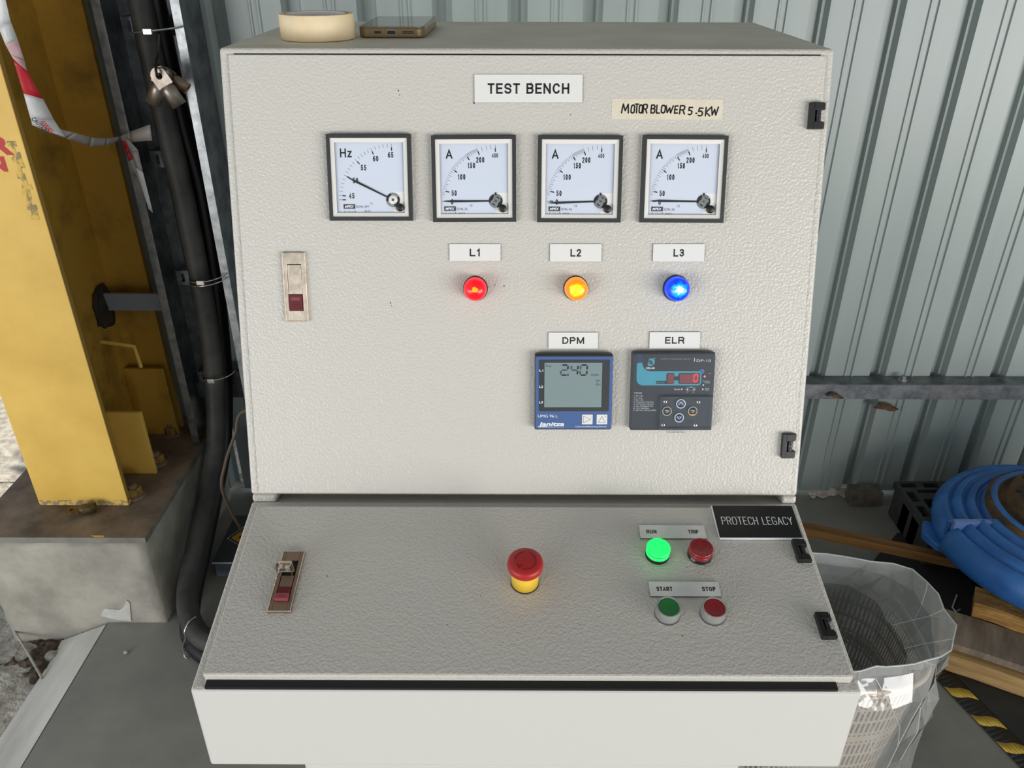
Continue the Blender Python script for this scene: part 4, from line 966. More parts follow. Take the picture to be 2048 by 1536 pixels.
for (px_, py_, yy, wrap, txt) in ((303, 62, YC-.034, .062, 'topmost shiny cable tie near the hanging lugs'), (407, 562, YC-.036, .052, 'shiny double cable tie round the black cables beside the scorched bracket'), (428, 758, YC-.044, .052, 'shiny cable tie on the black cables beside the lowest ladder rung')):
    q = ay(px_, py_, yy); mb = MB(); n_ = 20; r_ = wrap
    pts = [(q.x+r_*math.cos(t)*.92, q.y+.036-.046*math.sin(t), q.z+.006*math.cos(t*1.0)) for t in [pi*k/n_ for k in range(n_+1)]]
    mb.tube(pts, .0032, TIE, 8, flat=.5)
    if 'double' in txt: mb.tube([(a_, b_-.0005, c_-.011) for (a_, b_, c_) in pts], .0032, TIE, 8, flat=.5)
    mb.box(q.x-.014, q.x+.006, q.y-.0155, q.y-.008, q.z-.006, q.z+.006, TIE, .001)
    tag(mb.build('cable_tie'), txt, 'cable tie', 'ties round the black cables')
# tie round the elbow on the floor
a_ = az(388, 1255, .082); b_ = az(386, 1282, .0262); n_ = V((-.50, -.86, 0)); mb = MB()
mb.tube(smooth_path([a_+n_*-.012+V((0, 0, .0275)), a_+n_*.010+V((0, 0, .0275)), a_+n_*.0275+V((0, 0, .010)), a_+n_*.0295+V((0, 0, -.010)), b_+n_*.030+V((0, 0, .01)), b_+n_*.031+V((0, 0, -.010)), b_+n_*.036+V((.003, 0, -.022)), b_+n_*.043+V((.016, 0, -.0236))]), .0019, TIE, 8)
tag(mb.build('cable_tie'), 'thin pale tie round the cable elbow lying on the floor', 'cable tie', 'ties round the black cables')
LUGM = mat('tinned_lug', (168, 158, 148), .42, .85, var=60, c2=(140, 128, 114))
# lugs hanging on a black tie
HK = ay(319, 152, YC-.088)
mb = MB(); tp = ay(317, 118, YC-.05); mb.tube(smooth_path([(tp.x+.004, YC-.03, tp.z+.05), (tp.x-.002, YC-.040, tp.z+.012), (tp.x, YC-.060, tp.z), (HK.x, HK.y-.012, (tp.z+HK.z)/2), (HK.x, HK.y-.010, HK.z), (HK.x, HK.y+.018, HK.z), (tp.x-.008, YC-.045, tp.z-.01)]), .0032, BLACK, 8)
tag(mb.build('hook_wire'), 'short black wire loop on the cable holding metal lugs', 'wire')
for k, (ang, dy, txt) in enumerate(((27, 0, 'shiny cable lug hanging frontmost on the black wire loop'), (-30, .020, 'shiny cable lug hanging on the wire loop, angled towards the yellow column'), (52, .038, 'dull cable lug hanging half hidden behind the two shiny lugs'))):
    o = lug('cable_lug', 1.04 if k < 2 else .8, LUGM if k < 2 else NICKEL_D)
    o.matrix_world = Matrix.Translation((HK.x, HK.y+dy, HK.z)) @ Matrix.Rotation(pi/2, 4, 'X') @ Matrix.Rotation(math.radians(ang), 4, 'Z')
    tag(o, txt, 'cable lug', 'lugs hanging on the wire loop')
# thin brown wire and floor box behind the desk
bxf = az(425, 1153, 0)+V((.014, 0, 0)); zt = ay(425, 1123, bxf.y).z; bk = az(470, 1031, zt)
ex = empty('floor_box', (-.52, (bxf.y+bk.y)/2, 0)); EI = Matrix.Translation((.52, -(bxf.y+bk.y)/2, 0))
tag(ex, 'low dark grey metal box on the floor behind the desk with a warning triangle', 'box')
mb = MB(); mb.X = EI; GBX = mat('dark_grey_box_paint', (62, 64, 66), .45); mb.box(bxf.x, -.15, bxf.y, bk.y, .001, zt-.003, mat('blue_grey_box_side', (112, 122, 138), .5)); mb.build('box_body', ex)
mb = MB(); mb.X = EI; mb.box(bxf.x-.004, -.148, bxf.y-.004, bk.y, zt-.003, zt, GBX)
mb.box(bxf.x-.004, -.148, bxf.y-.0055, bxf.y-.004, zt-.004, zt+.0005, WHITEP); lab(mb.build('box_lid', ex), 'dark lid with a painted highlight on its front edge')  # white strip paints the light catching the lid's front edge
mb = MB(); mb.X = EI
tri = [az(454, 1077, zt), az(500, 1045, zt), az(500, 1103, zt)]; T2 = [(p.x, p.y) for p in tri]; cc = (sum(p[0] for p in T2)/3, sum(p[1] for p in T2)/3)
def shrink(s_): return [(cc[0]+(p[0]-cc[0])*s_, cc[1]+(p[1]-cc[1])*s_) for p in T2]
mb.flat(shrink(1.0), zt+.0003, WHITEP); mb.flat(shrink(.94), zt+.0005, INK); mb.flat(shrink(.76), zt+.0007, mat('sign_amber', (206, 148, 44), .5))
mb.prism([(cc[0]-.012, cc[1]-.004), (cc[0]+.012, cc[1]-.008), (cc[0]+.014, cc[1]+.010), (cc[0]-.006, cc[1]+.006)], zt+.0007, zt+.0009, INK)
lab(mb.build('warning_sticker', ex), 'amber and black warning triangle')

q = [ay(495, 820, 1.75), ay(470, 870, 1.75), ay(450, 930, 1.74), ay(446, 985, 1.74)]
mb = MB(); mb.tube(smooth_path([V((-.45, 1.62, q[0].z+.06))]+q+[V((-.785, 1.81, zt+.05)), V((-.765, 1.84, zt+.018)), V((-.745, 1.87, zt+.0075)), V((-.70, 1.92, zt+.0065))]), .0045, mat('brown_wire', (92, 78, 62), .6), 8)
tag(mb.build('thin_wire'), 'thin brown wire arching behind the desk next to the dark cables', 'wire')

# barrier tape
TW = mat('white_barrier_film', (220, 220, 220), .35, var=20, c2=(204, 204, 206)); TRD = mat('red_barrier_print', (196, 34, 46), .35); TG = mat('shaded_barrier_film', (176, 168, 162), .4, var=20, c2=(158, 150, 146)); TPK = mat('faded_barrier_print', (206, 170, 172), .4)  # TG is a greyer copy of the white film, shade put into the colour
bt = empty('barrier_tape', (-1.15, 1.7, 1.2)); TI = Matrix.Translation((1.15, -1.7, -1.2))
tag(bt, 'red and white plastic barrier tape draped across the yellow column', 'barrier tape')
def ribbon(mb, st, mats):
    for i in range(len(st)-1):
        (l0, r0_, y0), (l1, r1_, y1) = st[i], st[i+1]; n_ = 5
        vs = []; fs = []
        for k in range(n_+1):
            t = k/n_
            L_ = ay(l0[0]+(l1[0]-l0[0])*t, l0[1]+(l1[1]-l0[1])*t, y0[0]+(y1[0]-y0[0])*t); R2 = ay(r0_[0]+(r1_[0]-r0_[0])*t, r0_[1]+(r1_[1]-r0_[1])*t, y0[1]+(y1[1]-y0[1])*t)
            M2 = (L_+R2)/2; M2.y += .004*math.sin((i+t)*3.1)
            vs += [L_, M2, R2]
        for k in range(n_): a = 3*k; fs += [(a, a+1, a+4, a+3), (a+1, a+2, a+5, a+4)]
        mb.add(vs, fs, mats[i], True)
mb = MB(); mb.X = TI
ribbon(mb, [((-14, -30), (4, -30), (1.685, 1.685)), ((-3, 55), (21, 42), (1.685, 1.69)), ((11, 90), (35, 78), (1.685, 1.695)), ((22, 110), (48, 118), (1.69, 1.70)), ((26, 117), (54, 142), (1.69, 1.705)),
            ((47, 187), (86, 198), (1.70, 1.72)), ((61, 237), (108, 240), (1.71, 1.735)), ((95, 262), (131, 275), (1.72, 1.745))], [TW, TW, TPK, TPK, TRD, TW, TW])
o = solid(mb.build('tape_strip', bt), .0004)
mb = MB(); mb.X = TI
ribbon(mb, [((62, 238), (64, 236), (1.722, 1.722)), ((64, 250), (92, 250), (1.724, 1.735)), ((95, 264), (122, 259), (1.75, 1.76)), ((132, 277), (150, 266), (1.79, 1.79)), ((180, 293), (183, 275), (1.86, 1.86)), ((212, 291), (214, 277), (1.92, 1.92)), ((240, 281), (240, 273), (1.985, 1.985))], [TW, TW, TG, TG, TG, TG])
solid(mb.build('tape_strip', bt), .0004)
mb = MB(); mb.X = TI
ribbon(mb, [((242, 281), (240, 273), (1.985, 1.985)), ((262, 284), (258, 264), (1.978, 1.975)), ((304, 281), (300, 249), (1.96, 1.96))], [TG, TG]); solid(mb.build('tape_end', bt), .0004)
mb = MB(); mb.X = TI
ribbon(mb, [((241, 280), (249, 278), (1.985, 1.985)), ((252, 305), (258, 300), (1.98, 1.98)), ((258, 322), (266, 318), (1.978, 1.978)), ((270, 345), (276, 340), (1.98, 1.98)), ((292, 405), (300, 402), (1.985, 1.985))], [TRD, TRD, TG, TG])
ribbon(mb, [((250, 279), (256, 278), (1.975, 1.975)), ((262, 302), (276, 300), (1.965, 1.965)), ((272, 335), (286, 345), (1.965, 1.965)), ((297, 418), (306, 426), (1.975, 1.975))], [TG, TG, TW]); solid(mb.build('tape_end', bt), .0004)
# lettering printed on the tape
mb = MB(); pA = ay(68, 236, 1.712); pB = ay(95, 262, 1.718); pC = ay(84, 240, 1.712); pD = ay(104, 262, 1.722)
for (s_, a_, b_, M_, cp) in (('CAUTION', pA, pB, INK, .009), ('AWAS', pC, pD, TRD, .011)):
    x_ = (b_-a_).normalized(); n2 = V((.1, -1, .15)).normalized(); y_ = n2.cross(x_).normalized(); n2 = x_.cross(y_)
    mb.X = TI @ frame((a_+b_)/2+n2*.004, x_, y_, n2); mb.text(s_, 0, 0, cp, 0, M_, w=(b_-a_).length*1.1, shear=.2, bold=.02)
mb.build('tape_lettering', bt)

# ================================================================== RIGHT-HAND SHADE_M
# perforated basket with a clear liner
BEI = mat('beige_plastic', (206, 188, 170), .45)
bc = V((.585, 1.125)); RZ = .45; bw, bd = .195, .150
def sup(a, e=3.2):
    c_, s_ = math.cos(a), math.sin(a); r_ = (abs(c_)**e+abs(s_)**e)**(-1/e); return r_*c_, r_*s_
bk_ = empty('waste_basket', (bc.x, bc.y, 0)); tag(bk_, 'beige perforated plastic basket lined with a clear bag beside the desk', 'basket')
nc = 256; mb = MB()
rows = [(0, 0), (.035, 0)]
z = .035
for band in range(3):
    rows += [(z+.005, 2), (z+.011, 0), (z+.040, 1), (z+.047, 0), (z+.076, 1), (z+.083, 0), (z+.112, 1), (z+.118, 0), (z+.123, 2)]; z += .123
    if band < 2: rows.append((z+.016, 0)); z += .016
z = rows[-1][0]; rows += [(RZ-.004, 0)]
vs = []; fs = []
for (z, t) in rows:
    s_ = .80+.20*z/RZ
    for i in range(nc): x, y = sup(2*pi*i/nc); vs.append((x*bw*s_, y*bd*s_, z))
for k in range(1, len(rows)):
    for i in range(nc):
        if rows[k][1] == 1 and i % 2 == 0: continue
        if rows[k][1] == 2 and i % 4 in (0, 1) and False: continue
        if rows[k][1] == 2 and i % 2 == 0: continue
        j = (i+1) % nc; fs.append(((k-1)*nc+i, (k-1)*nc+j, k*nc+j, k*nc+i))
fs.append(list(range(nc-1, -1, -1)))
mb.add(vs, fs, BEI); solid(mb.build('basket_wall', bk_), .0028)
mb = MB(); mb.tube([(sup(2*pi*i/96)[0]*(bw+.004), sup(2*pi*i/96)[1]*(bd+.004), RZ) for i in range(97)], .006, BEI, 10, False); mb.build('basket_rim', bk_)
BAG = clear_mat('clear_bag_film', (250, 251, 251), .07, .23, (244, 246, 244), gain=1.8, bump=(15, .35))
BAG_IN = clear_mat('clouded_bag_film', (230, 234, 236), .10, .70, (140, 144, 144), gain=1.4, bump=(15, .45))
lin_ = empty('bag_liner', (bc.x, bc.y, 0)); tag(lin_, 'crumpled clear plastic bag folded over the beige basket rim', 'plastic bag')
rnd = random.Random(5); na = 46
HZ = .500
hem = [az(*q, HZ) for q in ((1815, 1128), (1868, 1170), (1914, 1262), (1898, 1308), (1800, 1336), (1690, 1342))]
hem = [(p.x-bc.x, p.y-bc.y) for p in hem]+[(-.12, -.155), (-.215, -.10), (-.225, .06), (-.15, .150), (0, .165)]
def poly_r(a, P):
    dx, dy = math.cos(a), math.sin(a); best = None
    for q in range(len(P)):
        (x0, y0), (x1, y1) = P[q], P[(q+1) % len(P)]; ex, ey = x1-x0, y1-y0; den = dx*ey-dy*ex
        if abs(den) < 1e-9: continue
        t = (x0*ey-y0*ex)/den; u = (x0*dy-y0*dx)/den
        if t > 0 and -1e-6 <= u <= 1+1e-6: best = t if best is None else max(best, t)
    return best or .2
def bas_r(a, z):
    x, y = sup(a); s_ = .80+.20*z/RZ; return math.hypot(x*bw, y*bd)*s_
ang = [2*pi*(i+.35*rnd.uniform(-1, 1))/na for i in range(na)]
rows_ = [('in', .05, .80), ('in', .16, .84), ('in', .27, .88), ('in', .37, .91), ('in', .452, .89), ('mid', .480, .5), ('hem', HZ, 1), ('hem', .478, 1.0), ('out', .43, 1.0), ('out', .37, 1.01), ('out', .30, 1.02), ('out', .22, 1.03), ('out', .13, 1.04), ('out', .06, 1.03), ('out', .008, 1.02)]
mb = MB(); G = []
for (kd, z, k) in rows_:
    row = []
    for a in ang:
        hr = poly_r(a, hem); br = bas_r(a, z)
        if kd == 'in': r_ = br*k-.004-rnd.uniform(0, .014)
        elif kd == 'mid': r_ = (br*.95+hr)*.5+rnd.uniform(-.008, .008)
        elif kd == 'hem': r_ = hr+rnd.uniform(-.004, .003)
        else: r_ = max(hr*k+rnd.uniform(-.015, .010), br+.019)
        zz = z+(rnd.uniform(-.012, .010) if kd in ('out', 'in') and z > .03 else rnd.uniform(-.004, .004) if kd == 'hem' else 0)
        row.append(V((r_*math.cos(a), r_*math.sin(a), zz)))
    G.append(row)
vs = [p for row in G for p in row]; fi = []; fo = []
for k in range(len(G)-1):
    for i in range(na):
        j = (i+1) % na; L_ = fi if k < 5 else fo
        if (i+k) % 2: L_ += [(k*na+i, k*na+j, (k+1)*na+j), (k*na+i, (k+1)*na+j, (k+1)*na+i)]
        else: L_ += [(k*na+i, k*na+j, (k+1)*na+i), (k*na+j, (k+1)*na+j, (k+1)*na+i)]
mb.add(vs, fo, BAG, False); mb.f += fi; mb.m += [mb.mi(BAG_IN)]*len(fi); mb.sm += [False]*len(fi)
mb.build('bag_film', lin_)
FOLD = clear_mat('folded_film_edge', (250, 251, 251), .08, .50, (244, 246, 245), gain=1.8)
mb = MB(); mb.tube(G[6]+[G[6][0]], .0017, FOLD, 6, False); mb.build('bag_hem', lin_)
mb = MB()
for i in range(na):
    if rnd.random() < .45:
        k0_ = rnd.choice((6, 7, 8)); k1_ = min(k0_+rnd.choice((2, 3, 4)), len(G)-1)
        mb.tube([G[k][(i+(k-k0_)*(i % 2)) % na] for k in range(k0_, k1_+1)], .0010, FOLD, 5, False)
    if rnd.random() < .30: mb.tube([G[k][(i+(6-k)*(i % 2)) % na] for k in (6, 5, 4)], .0009, FOLD, 5, False)
o = mb.build('bag_creases', lin_); o['kind'] = 'stuff'

# hazard tape and dark mat
mat_l = [az(1862, 1350, 0), az(2048, 1545, 0)]
d = (mat_l[1]-mat_l[0]).normalized(); nrm = V((-d.y, d.x, 0))
if nrm.x < 0: nrm = -nrm
s0 = mat_l[0]-d*.35; s1 = mat_l[1]+d*.8
MATM = mat('dark_floor_mat', (58, 58, 55), .75, var=6, c2=(44, 44, 42), bump=(80, .2, 3))
tw = .052
mb = MB(); P = [s0+nrm*(tw+.004), s1+nrm*(tw+.004), V((2.6, s1.y, 0)), V((2.6, 1.95, 0)), V((s0.x+.25, 1.95, 0))]
mb.prism([(p.x, p.y) for p in P], .0005, .003, MATM)
tag(mb.build('floor_mat'), 'dark matt floor covering past the black and yellow floor tape', 'mat')
HZB = mat('black_hazard_tape', (34, 34, 33), .5, bump=(70, .5, 3)); HZY = mat('yellow_hazard_tape', (230, 194, 76), .5, var=40, c2=(196, 162, 62))
L_ = (s1-s0).length; mb = MB(); n_ = 120; vs = []; fs = []; ms = []
mb.X = Matrix.Identity(4)
def tp_(u, v): return s0+d*u+nrm*v+V((0, 0, .0040+.0007*noise.noise(V((u*14, v*14, 0)))))
for i in range(n_):
    u0_, u1_ = L_*i/n_, L_*(i+1)/n_; mb.add([tp_(u0_, 0), tp_(u1_, 0), tp_(u1_, tw/2), tp_(u0_, tw/2), tp_(u1_, tw), tp_(u0_, tw)], [(0, 1, 2, 3), (3, 2, 4, 5)], HZB, True)
for (px_, py_) in ((1895, 1391), (1953, 1447), (2014, 1498), (2075, 1552)):
    q = az(px_, py_, 0); u = (q-s0).dot(d)
    for k in range(6):
        v0, v1_ = tw*k/6, tw*(k+1)/6; sh = lambda v: u+.006+(v-tw/2)*.55+.003*math.sin(v*130)
        mb.add([tp_(sh(v0)-.0145, v0)+V((0, 0, .0006)), tp_(sh(v0)+.0145, v0)+V((0, 0, .0006)), tp_(sh(v1_)+.0145, v1_)+V((0, 0, .0006)), tp_(sh(v1_)-.0145, v1_)+V((0, 0, .0006))], [(0, 1, 2, 3)], HZY, True)
tag(solid(mb.build('hazard_tape'), .0006, -1), 'black floor tape with slanted yellow stripes edging the dark mat', 'floor tape')

# timbers
def beam(name, A, B, wdt, hgt, M, label, cat, z0=0.0, side=1, group=None, rough=.002, tilt=False):
    """bar whose front lower edge runs from A to B"""
    if not tilt: A = V((A.x, A.y, 0)); B = V((B.x, B.y, 0))
    x_ = (B-A).normalized(); y_ = V((-x_.y, x_.x, 0)).normalized(); zz_ = x_.cross(y_); L = (B-A).length
    bm = bmesh.new(); bmesh.ops.create_cube(bm, size=1)
    bmesh.ops.subdivide_edges(bm, edges=[e for e in bm.edges if abs((e.verts[0].co-e.verts[1].co).x) > .5], cuts=16)
    for v in bm.verts:
        q = V(((v.co.x+.5)*L, (v.co.y+.5)*wdt, (v.co.z+.5)*hgt)); s_ = V((noise.noise(q*14+V((z0*50, 0, 0))), noise.noise(q*14+V((4, 0, z0*50))), 0))*rough
        if abs(v.co.x) > .49: s_.x *= 3
        v.co = q+s_
    bmesh.ops.bevel(bm, geom=[e for e in bm.edges], offset=.0015, segments=1, affect='EDGES')
    mb = MB(); mb.bm(bm, M); o = mb.build(name, None, Matrix.Translation((A.x, A.y, A.z+z0)) @ Matrix((x_, y_, zz_)).transposed().to_4x4())
    return tag(o, label, cat, group)
WD1 = mat('brown_timber', (146, 104, 54), .65, var=10, c2=(112, 76, 38), stretch=(.25, 5, 5), bump=(40, .3, 4))
WD2 = mat('pale_sawn_timber', (214, 176, 116), .7, var=9, c2=(158, 124, 80), stretch=(.3, 5, 6), bump=(60, .4, 4))
WD3 = mat('grey_weathered_board', (164, 146, 126), .75, var=12, c2=(112, 100, 88), stretch=(2.2, .5, 1), bump=(60, .5, 4))
WD4 = mat('golden_wrapped_block', (216, 168, 94), .3, var=12, c2=(136, 96, 44), coat=.5, stretch=(.7, 3, 3), bump=(55, .8, 4), bdist=.004)
q0 = az(1560, 1062, .03); q1 = az(1904, 1136, .068); q1 = q1+(q1-q0).normalized()*.3
beam('timber_batten', q0, q1, .034, .028, WD1, 'long thin brown timber batten slanting up along the front of the black pallet', 'timber', 0, tilt=True)
e0 = az(1870, 1334, 0.003); e1 = az(2075, 1405, .003); dd = (e1-e0).normalized(); e1 = e0+dd*.75
beam('timber_beam', e0, e1, .09, .052, WD2, 'pale sawn timber beam lowest of the stack near the floor tape', 'timber', .0045, rough=.003)
dn_ = V((-dd.y, dd.x, 0))
beam('timber_board', e0+dn_*.022-dd*.01, e1+dn_*.022, .125, .020, WD3, 'grey weathered board lying on the pale beam', 'timber', .0575, rough=.003)
k0 = az(1943, 1232, .082)
beam('timber_block', V((k0.x, k0.y+.002, 0)), V((k0.x, k0.y, 0))+dd*.42, .07, .046, WD4, 'glossy golden wood block resting behind on the grey board', 'timber', .0785, rough=.005)

# black plastic pallet
PLB = mat('black_recycled_plastic', (74, 74, 72), .6, var=20, c2=(56, 56, 55))
PTZ = .125; pc0 = az(1783, 962, PTZ); pc1 = az(1905, 1120, PTZ)
px0 = (pc0.x+pc1.x)/2; py1 = pc0.y; py0 = pc1.y+.11
pal = empty('plastic_pallet', (px0+.5, (py0+py1)/2, 0)); PI_ = Matrix.Translation((-px0-.5, -(py0+py1)/2, 0))
tag(pal, 'black open-grid plastic pallet under the blue pump casing', 'pallet')
mb = MB(); mb.X = PI_; LX = 1.0; zt0, zt1 = PTZ-.022, PTZ
def slotted(x0, x1, y0, y1, along, n_, frac=.7):
    # strip with a row of slots: two edge bars and cross bridges
    if along == 'y':
        w_ = x1-x0; mb.box(x0, x0+w_*.25, y0, y1, zt0, zt1, PLB); mb.box(x1-w_*.25, x1, y0, y1, zt0, zt1, PLB)
        for k in range(n_+1): c_ = y0+(y1-y0)*k/n_; h_ = (y1-y0)/n_*(1-frac)/2; mb.box(x0+w_*.25, x1-w_*.25, max(y0, c_-h_), min(y1, c_+h_), zt0, zt1, PLB)
    else:
        w_ = y1-y0; mb.box(x0, x1, y0, y0+w_*.25, zt0, zt1, PLB); mb.box(x0, x1, y1-w_*.25, y1, zt0, zt1, PLB)
        for k in range(n_+1): c_ = x0+(x1-x0)*k/n_; h_ = (x1-x0)/n_*(1-frac)/2; mb.box(max(x0, c_-h_), min(x1, c_+h_), y0+w_*.25, y1-w_*.25, zt0, zt1, PLB)
slotted(px0, px0+LX, py1-.045, py1, 'x', 14)
slotted(px0, px0+.05, py1-.19, py1-.045, 'y', 2)
mb.box(px0, px0+.05, py0, py1-.19, zt0, zt1, PLB)
for k in range(1, 7): slotted(px0+k*.15, px0+k*.15+.045, py0, py1-.045, 'y', 5)
for k in range(3): y = py0+(py1-py0)*(k+.2)/3.4; mb.box(px0+.05, px0+LX, y, y+.03, zt0, zt1, PLB)
mb.box(px0, px0+LX, py0, py0+.03, zt0, zt1, PLB)
mb.build('pallet_deck', pal)
for i in range(3):
    for j in range(3):
        mb = MB(); mb.X = PI_; x = px0+.004+i*(LX-.13)/2; y = py0+.004+j*(py1-py0-.13)/2; mb.box(x, x+.12, y, y+.12, .001, zt0, PLB, .006); mb.build('pallet_foot', pal)

# blue pump casing on the pallet
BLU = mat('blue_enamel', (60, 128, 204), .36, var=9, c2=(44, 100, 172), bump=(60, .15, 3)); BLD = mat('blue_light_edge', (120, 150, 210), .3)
RST = mat('rusty_cast_iron', (116, 84, 46), .75, var=16, c2=(60, 50, 42), bump=(60, .5, 4)); DIRT = mat('grey_dirt', (118, 110, 98), .9)
zb = PTZ+.001; cl = az(1866, 1015, PTZ+.09); R0 = .325
pc = V((cl.x+R0, cl.y-.085, zb))
pu = empty('pump_casing', pc); pu.scale = (1, 1, .52); tag(pu, 'blue painted round pump casing with rusty centre flange on the black pallet', 'pump')
mb = MB(); n_ = 120; vs = []; fs = []
pr_ = [(.0, 0), (.80, .0), (.93, .012), (.99, .045), (1.0, .09), (.975, .128), (.94, .155), (.915, .165), (.895, .160), (.880, .138), (.865, .150), (.84, .182), (.81, .190), (.79, .180), (.775, .155), (.76, .168), (.735, .200), (.705, .206), (.685, .192), (.672, .168), (.655, .182), (.635, .21), (.60, .212)]
for k, (r_, z) in enumerate(pr_):
    for i in range(n_):
        a = 2*pi*i/n_
        # volute: the lower (camera) half stands a step prouder than the back half
        st = 1.0; dz = 0
        aa = (a % (2*pi))
        if pi*1.005 < aa < 1.97*pi: st = 1.05 if r_ > .62 else 1; dz = .022 if k > 4 else 0
        vs.append((R0*r_*st*math.cos(a), R0*r_*st*math.sin(a), z*1.05+dz))
for k in range(len(pr_)-1):
    for i in range(n_): j = (i+1) % n_; fs.append((k*n_+i, k*n_+j, (k+1)*n_+j, (k+1)*n_+i))
mb.add(vs, fs, BLU, True); mb.build('volute_body', pu)
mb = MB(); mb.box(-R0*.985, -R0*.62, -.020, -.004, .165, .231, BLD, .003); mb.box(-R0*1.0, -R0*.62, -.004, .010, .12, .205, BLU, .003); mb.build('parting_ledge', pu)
mb = MB(); mb.lathe([(R0*.63, .18), (R0*.63, .262), (R0*.615, .270), (R0*.54, .270), (R0*.53, .250), (R0*.485, .250), (R0*.475, .325), (R0*.46, .332), (R0*.38, .332), (R0*.365, .310), (R0*.32, .310)], RST, 90)
mb.lathe([(R0*.600, .271), (R0*.585, .280), (R0*.555, .280), (R0*.545, .271)], BLU, 90)
mb.lathe([(R0*.32, .31), (R0*.31, .375), (R0*.19, .378), (R0*.18, .25), (0, .25)], RST, 90)
lab(mb.build('centre_flange', pu), 'rusty stepped centre flange')
for i in range(10):
    a = 2*pi*i/10+.25; mb = MB(); mb.X = Matrix.Translation((R0*.42*math.cos(a), R0*.42*math.sin(a), .3325)); mb.lathe([(.0085, .0005), (.0, .0006)], RUBBER, 14)
    mb.build('bolt_hole', pu)
qf = az(1888, 1060, PTZ+.05)-pc
mb = MB(); mb.prism([(qf.x-.045, qf.y+.02), (qf.x-.02, qf.y+.075), (qf.x+.10, qf.y+.05), (qf.x+.16, qf.y-.08), (qf.x+.03, qf.y-.06), (qf.x-.03, qf.y-.035)], .004, .046, BLU, bev=.006); mb.X = Matrix.Translation((qf.x, qf.y, .0465)); mb.lathe([(.014, 0), (0, .0004)], RUBBER, 18); lab(mb.build('mounting_foot', pu), 'foot with a bolt hole')

a_ = ay(1704, 998, 2.085); mb = MB()
bm = bmesh.new(); bmesh.ops.create_cube(bm, size=1); bmesh.ops.subdivide_edges(bm, edges=bm.edges[:], cuts=6, use_grid_fill=True)
for v in bm.verts: q = V((v.co.x*.098, v.co.y*.055, v.co.z*.05)); v.co = q+V((noise.noise(q*60), noise.noise(q*60+V((3, 0, 0))), noise.noise(q*60+V((0, 3, 0)))))*.0022
mb.bm(bm, mat('grey_brown_block', (124, 114, 100), .85, var=30, c2=(92, 84, 74)))
tag(mb.build('concrete_block', None, Matrix.Translation((a_.x+.05, 2.112, .0275))), 'small grey brown concrete block lying against the wall behind the black pallet', 'block')
# paper scrap, leaves, spider-web debris
PAP = mat('crumpled_white_paper', (224, 214, 204), .8, var=60, c2=(186, 160, 140))
q = az(1655, 993, .0)
mb = MB(); n_ = 26; m_ = 8; vs = []; fs = []
for i in range(n_+1):
    for j in range(m_+1):
        x = -.062+.124*i/n_; y = -.013+.026*j/m_
        z = .004+.012*abs(noise.noise(V((x*50, y*60, 1))))+(.018*math.exp(-((x-.022)/.018)**2))
        vs.append((x, y*(1+.5*math.sin(i*.9))+.004*noise.noise(V((x*90, 0, 0))), z))
for i in range(n_):
    for j in range(m_): a = i*(m_+1)+j; fs.append((a, a+m_+1, a+m_+2, a+1))
mb.add(vs, fs, PAP); o = solid(mb.build('paper_scrap', None, Matrix.Translation((q.x, q.y, .0005))), .0008); tag(o, 'crumpled white paper scrap on the floor at the foot of the corrugated wall', 'paper')
LEAF = mat('dead_leaf', (112, 84, 58), .8, var=50, c2=(70, 52, 38))
for (px_, py_, s_, txt, yy) in ((1772, 814, .040, 'curled brown dead leaf caught on the wall under the girt', WY-.012), (1670, 791, .026, 'flat brown leaf stuck on the girt front', WY-.062)):
    c = ay(px_, py_, yy); mb = MB(); n_ = 14; vs = []; fs = []
    for i in range(n_+1):
        t = i/n_; w_ = math.sin(pi*t)**.7*s_*.32*(1+.35*noise.noise(V((t*9, s_*99, 0))))
        for j in (-1, 0, 1): vs.append((-s_+2*s_*t, -.004*abs(j)+.006*noise.noise(V((t*4, j, s_*50))), j*w_+.006*math.sin(t*5)))
    for i in range(n_):
        for j in range(2): a = 3*i+j; fs.append((a, a+1, a+4, a+3))
    mb.add(vs, fs, LEAF); o = solid(mb.build('dead_leaf', None, Matrix.Translation(c)), .0006); tag(o, txt, 'leaf', 'dead leaves on the wall')
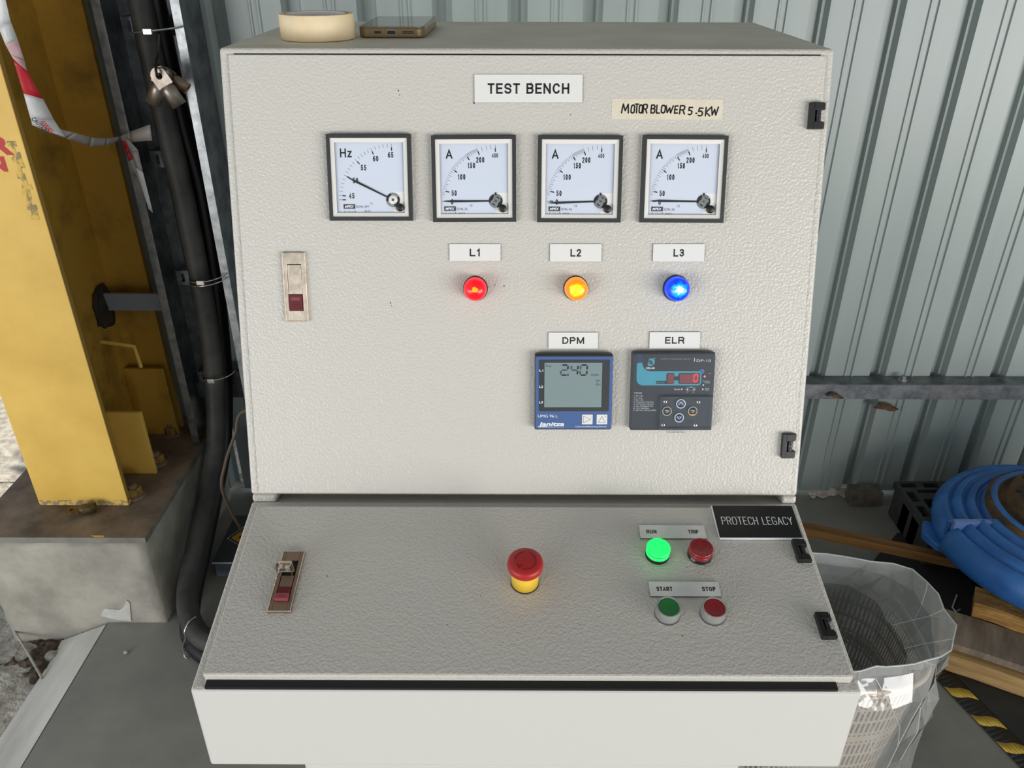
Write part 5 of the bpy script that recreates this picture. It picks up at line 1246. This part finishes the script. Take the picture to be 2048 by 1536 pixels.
# loose white wire bits on the dark floor
q = az(1910, 1205, .004); mb = MB()
pts = [az(1914, 1190, .006), az(1905, 1215, .006), az(1911, 1223, .006), az(1918, 1236, .006)]
mb.tube(pts, .0022, WHITEP, 6); mb.tube([az(1911, 1224, .0065), az(1921, 1219, .0065)], .0022, WHITEP, 6)
tag(mb.build('wire_offcut'), 'short forked white wire offcut on the dark floor before the golden block', 'wire')
# pebble on the floor
STN = mat('pale_stone', (176, 172, 162), .8, var=60, c2=(140, 136, 126))
for (px_, py_, r_, z_, txt) in ((252, 1306, .0065, 0, 'small pale stone alone on the smooth concrete floor'), (104, 1317, .016, -.07, 'larger pale stone in the dark soil at the slab edge')):
    q = az(px_, py_, z_); bm = bmesh.new(); bmesh.ops.create_icosphere(bm, subdivisions=3, radius=r_)
    for v in bm.verts: v.co *= 1+.25*noise.noise(v.co*60); v.co.z *= .7
    mb = MB(); mb.bm(bm, STN, True); o = mb.build('stone', None, Matrix.Translation((q.x, q.y, z_+r_*.62))); tag(o, txt, 'stone', 'loose stones by the plinth')
# dark soil patch by the plinth foot, rod on the gravel
SOIL = mat('dark_soil', (96, 84, 70), .95, var=40, c2=(56, 46, 36), bump=(50, 1, 6), bdist=.01)
nx = 46; mb = MB(); vs = []; fs = []
for j in range(nx+1):
    for i in range(nx+1):
        x = -1.37+.20*i/nx; y = 1.42+.148*j/nx
        vs.append((x, y, -.078+.012*noise.noise(V((x*30, y*30, 0)))+.007*noise.noise(V((x*80, y*80, 3)))+.022*math.exp(-((x+1.27)/.07)**2-((y-1.50)/.08)**2)))
for j in range(nx):
    for i in range(nx): a = j*(nx+1)+i; fs.append((a, a+1, a+nx+2, a+nx+1))
mb.add(vs, fs, SOIL); tag(mb.build('soil_patch'), 'dark loose soil at the foot of the concrete plinth', 'soil', kind='stuff')
q0 = az(27, 1262, -.045); q1 = az(84, 1356, -.052); mb = MB()
mb.tube(smooth_path([q0+V((0, 0, .01)), (q0*.6+q1*.4)+V((.002, 0, .006)), q1]), .0035, STN, 8)
tag(mb.build('thin_rod'), 'thin pale rod lying on the gravel from the plinth corner', 'rod')
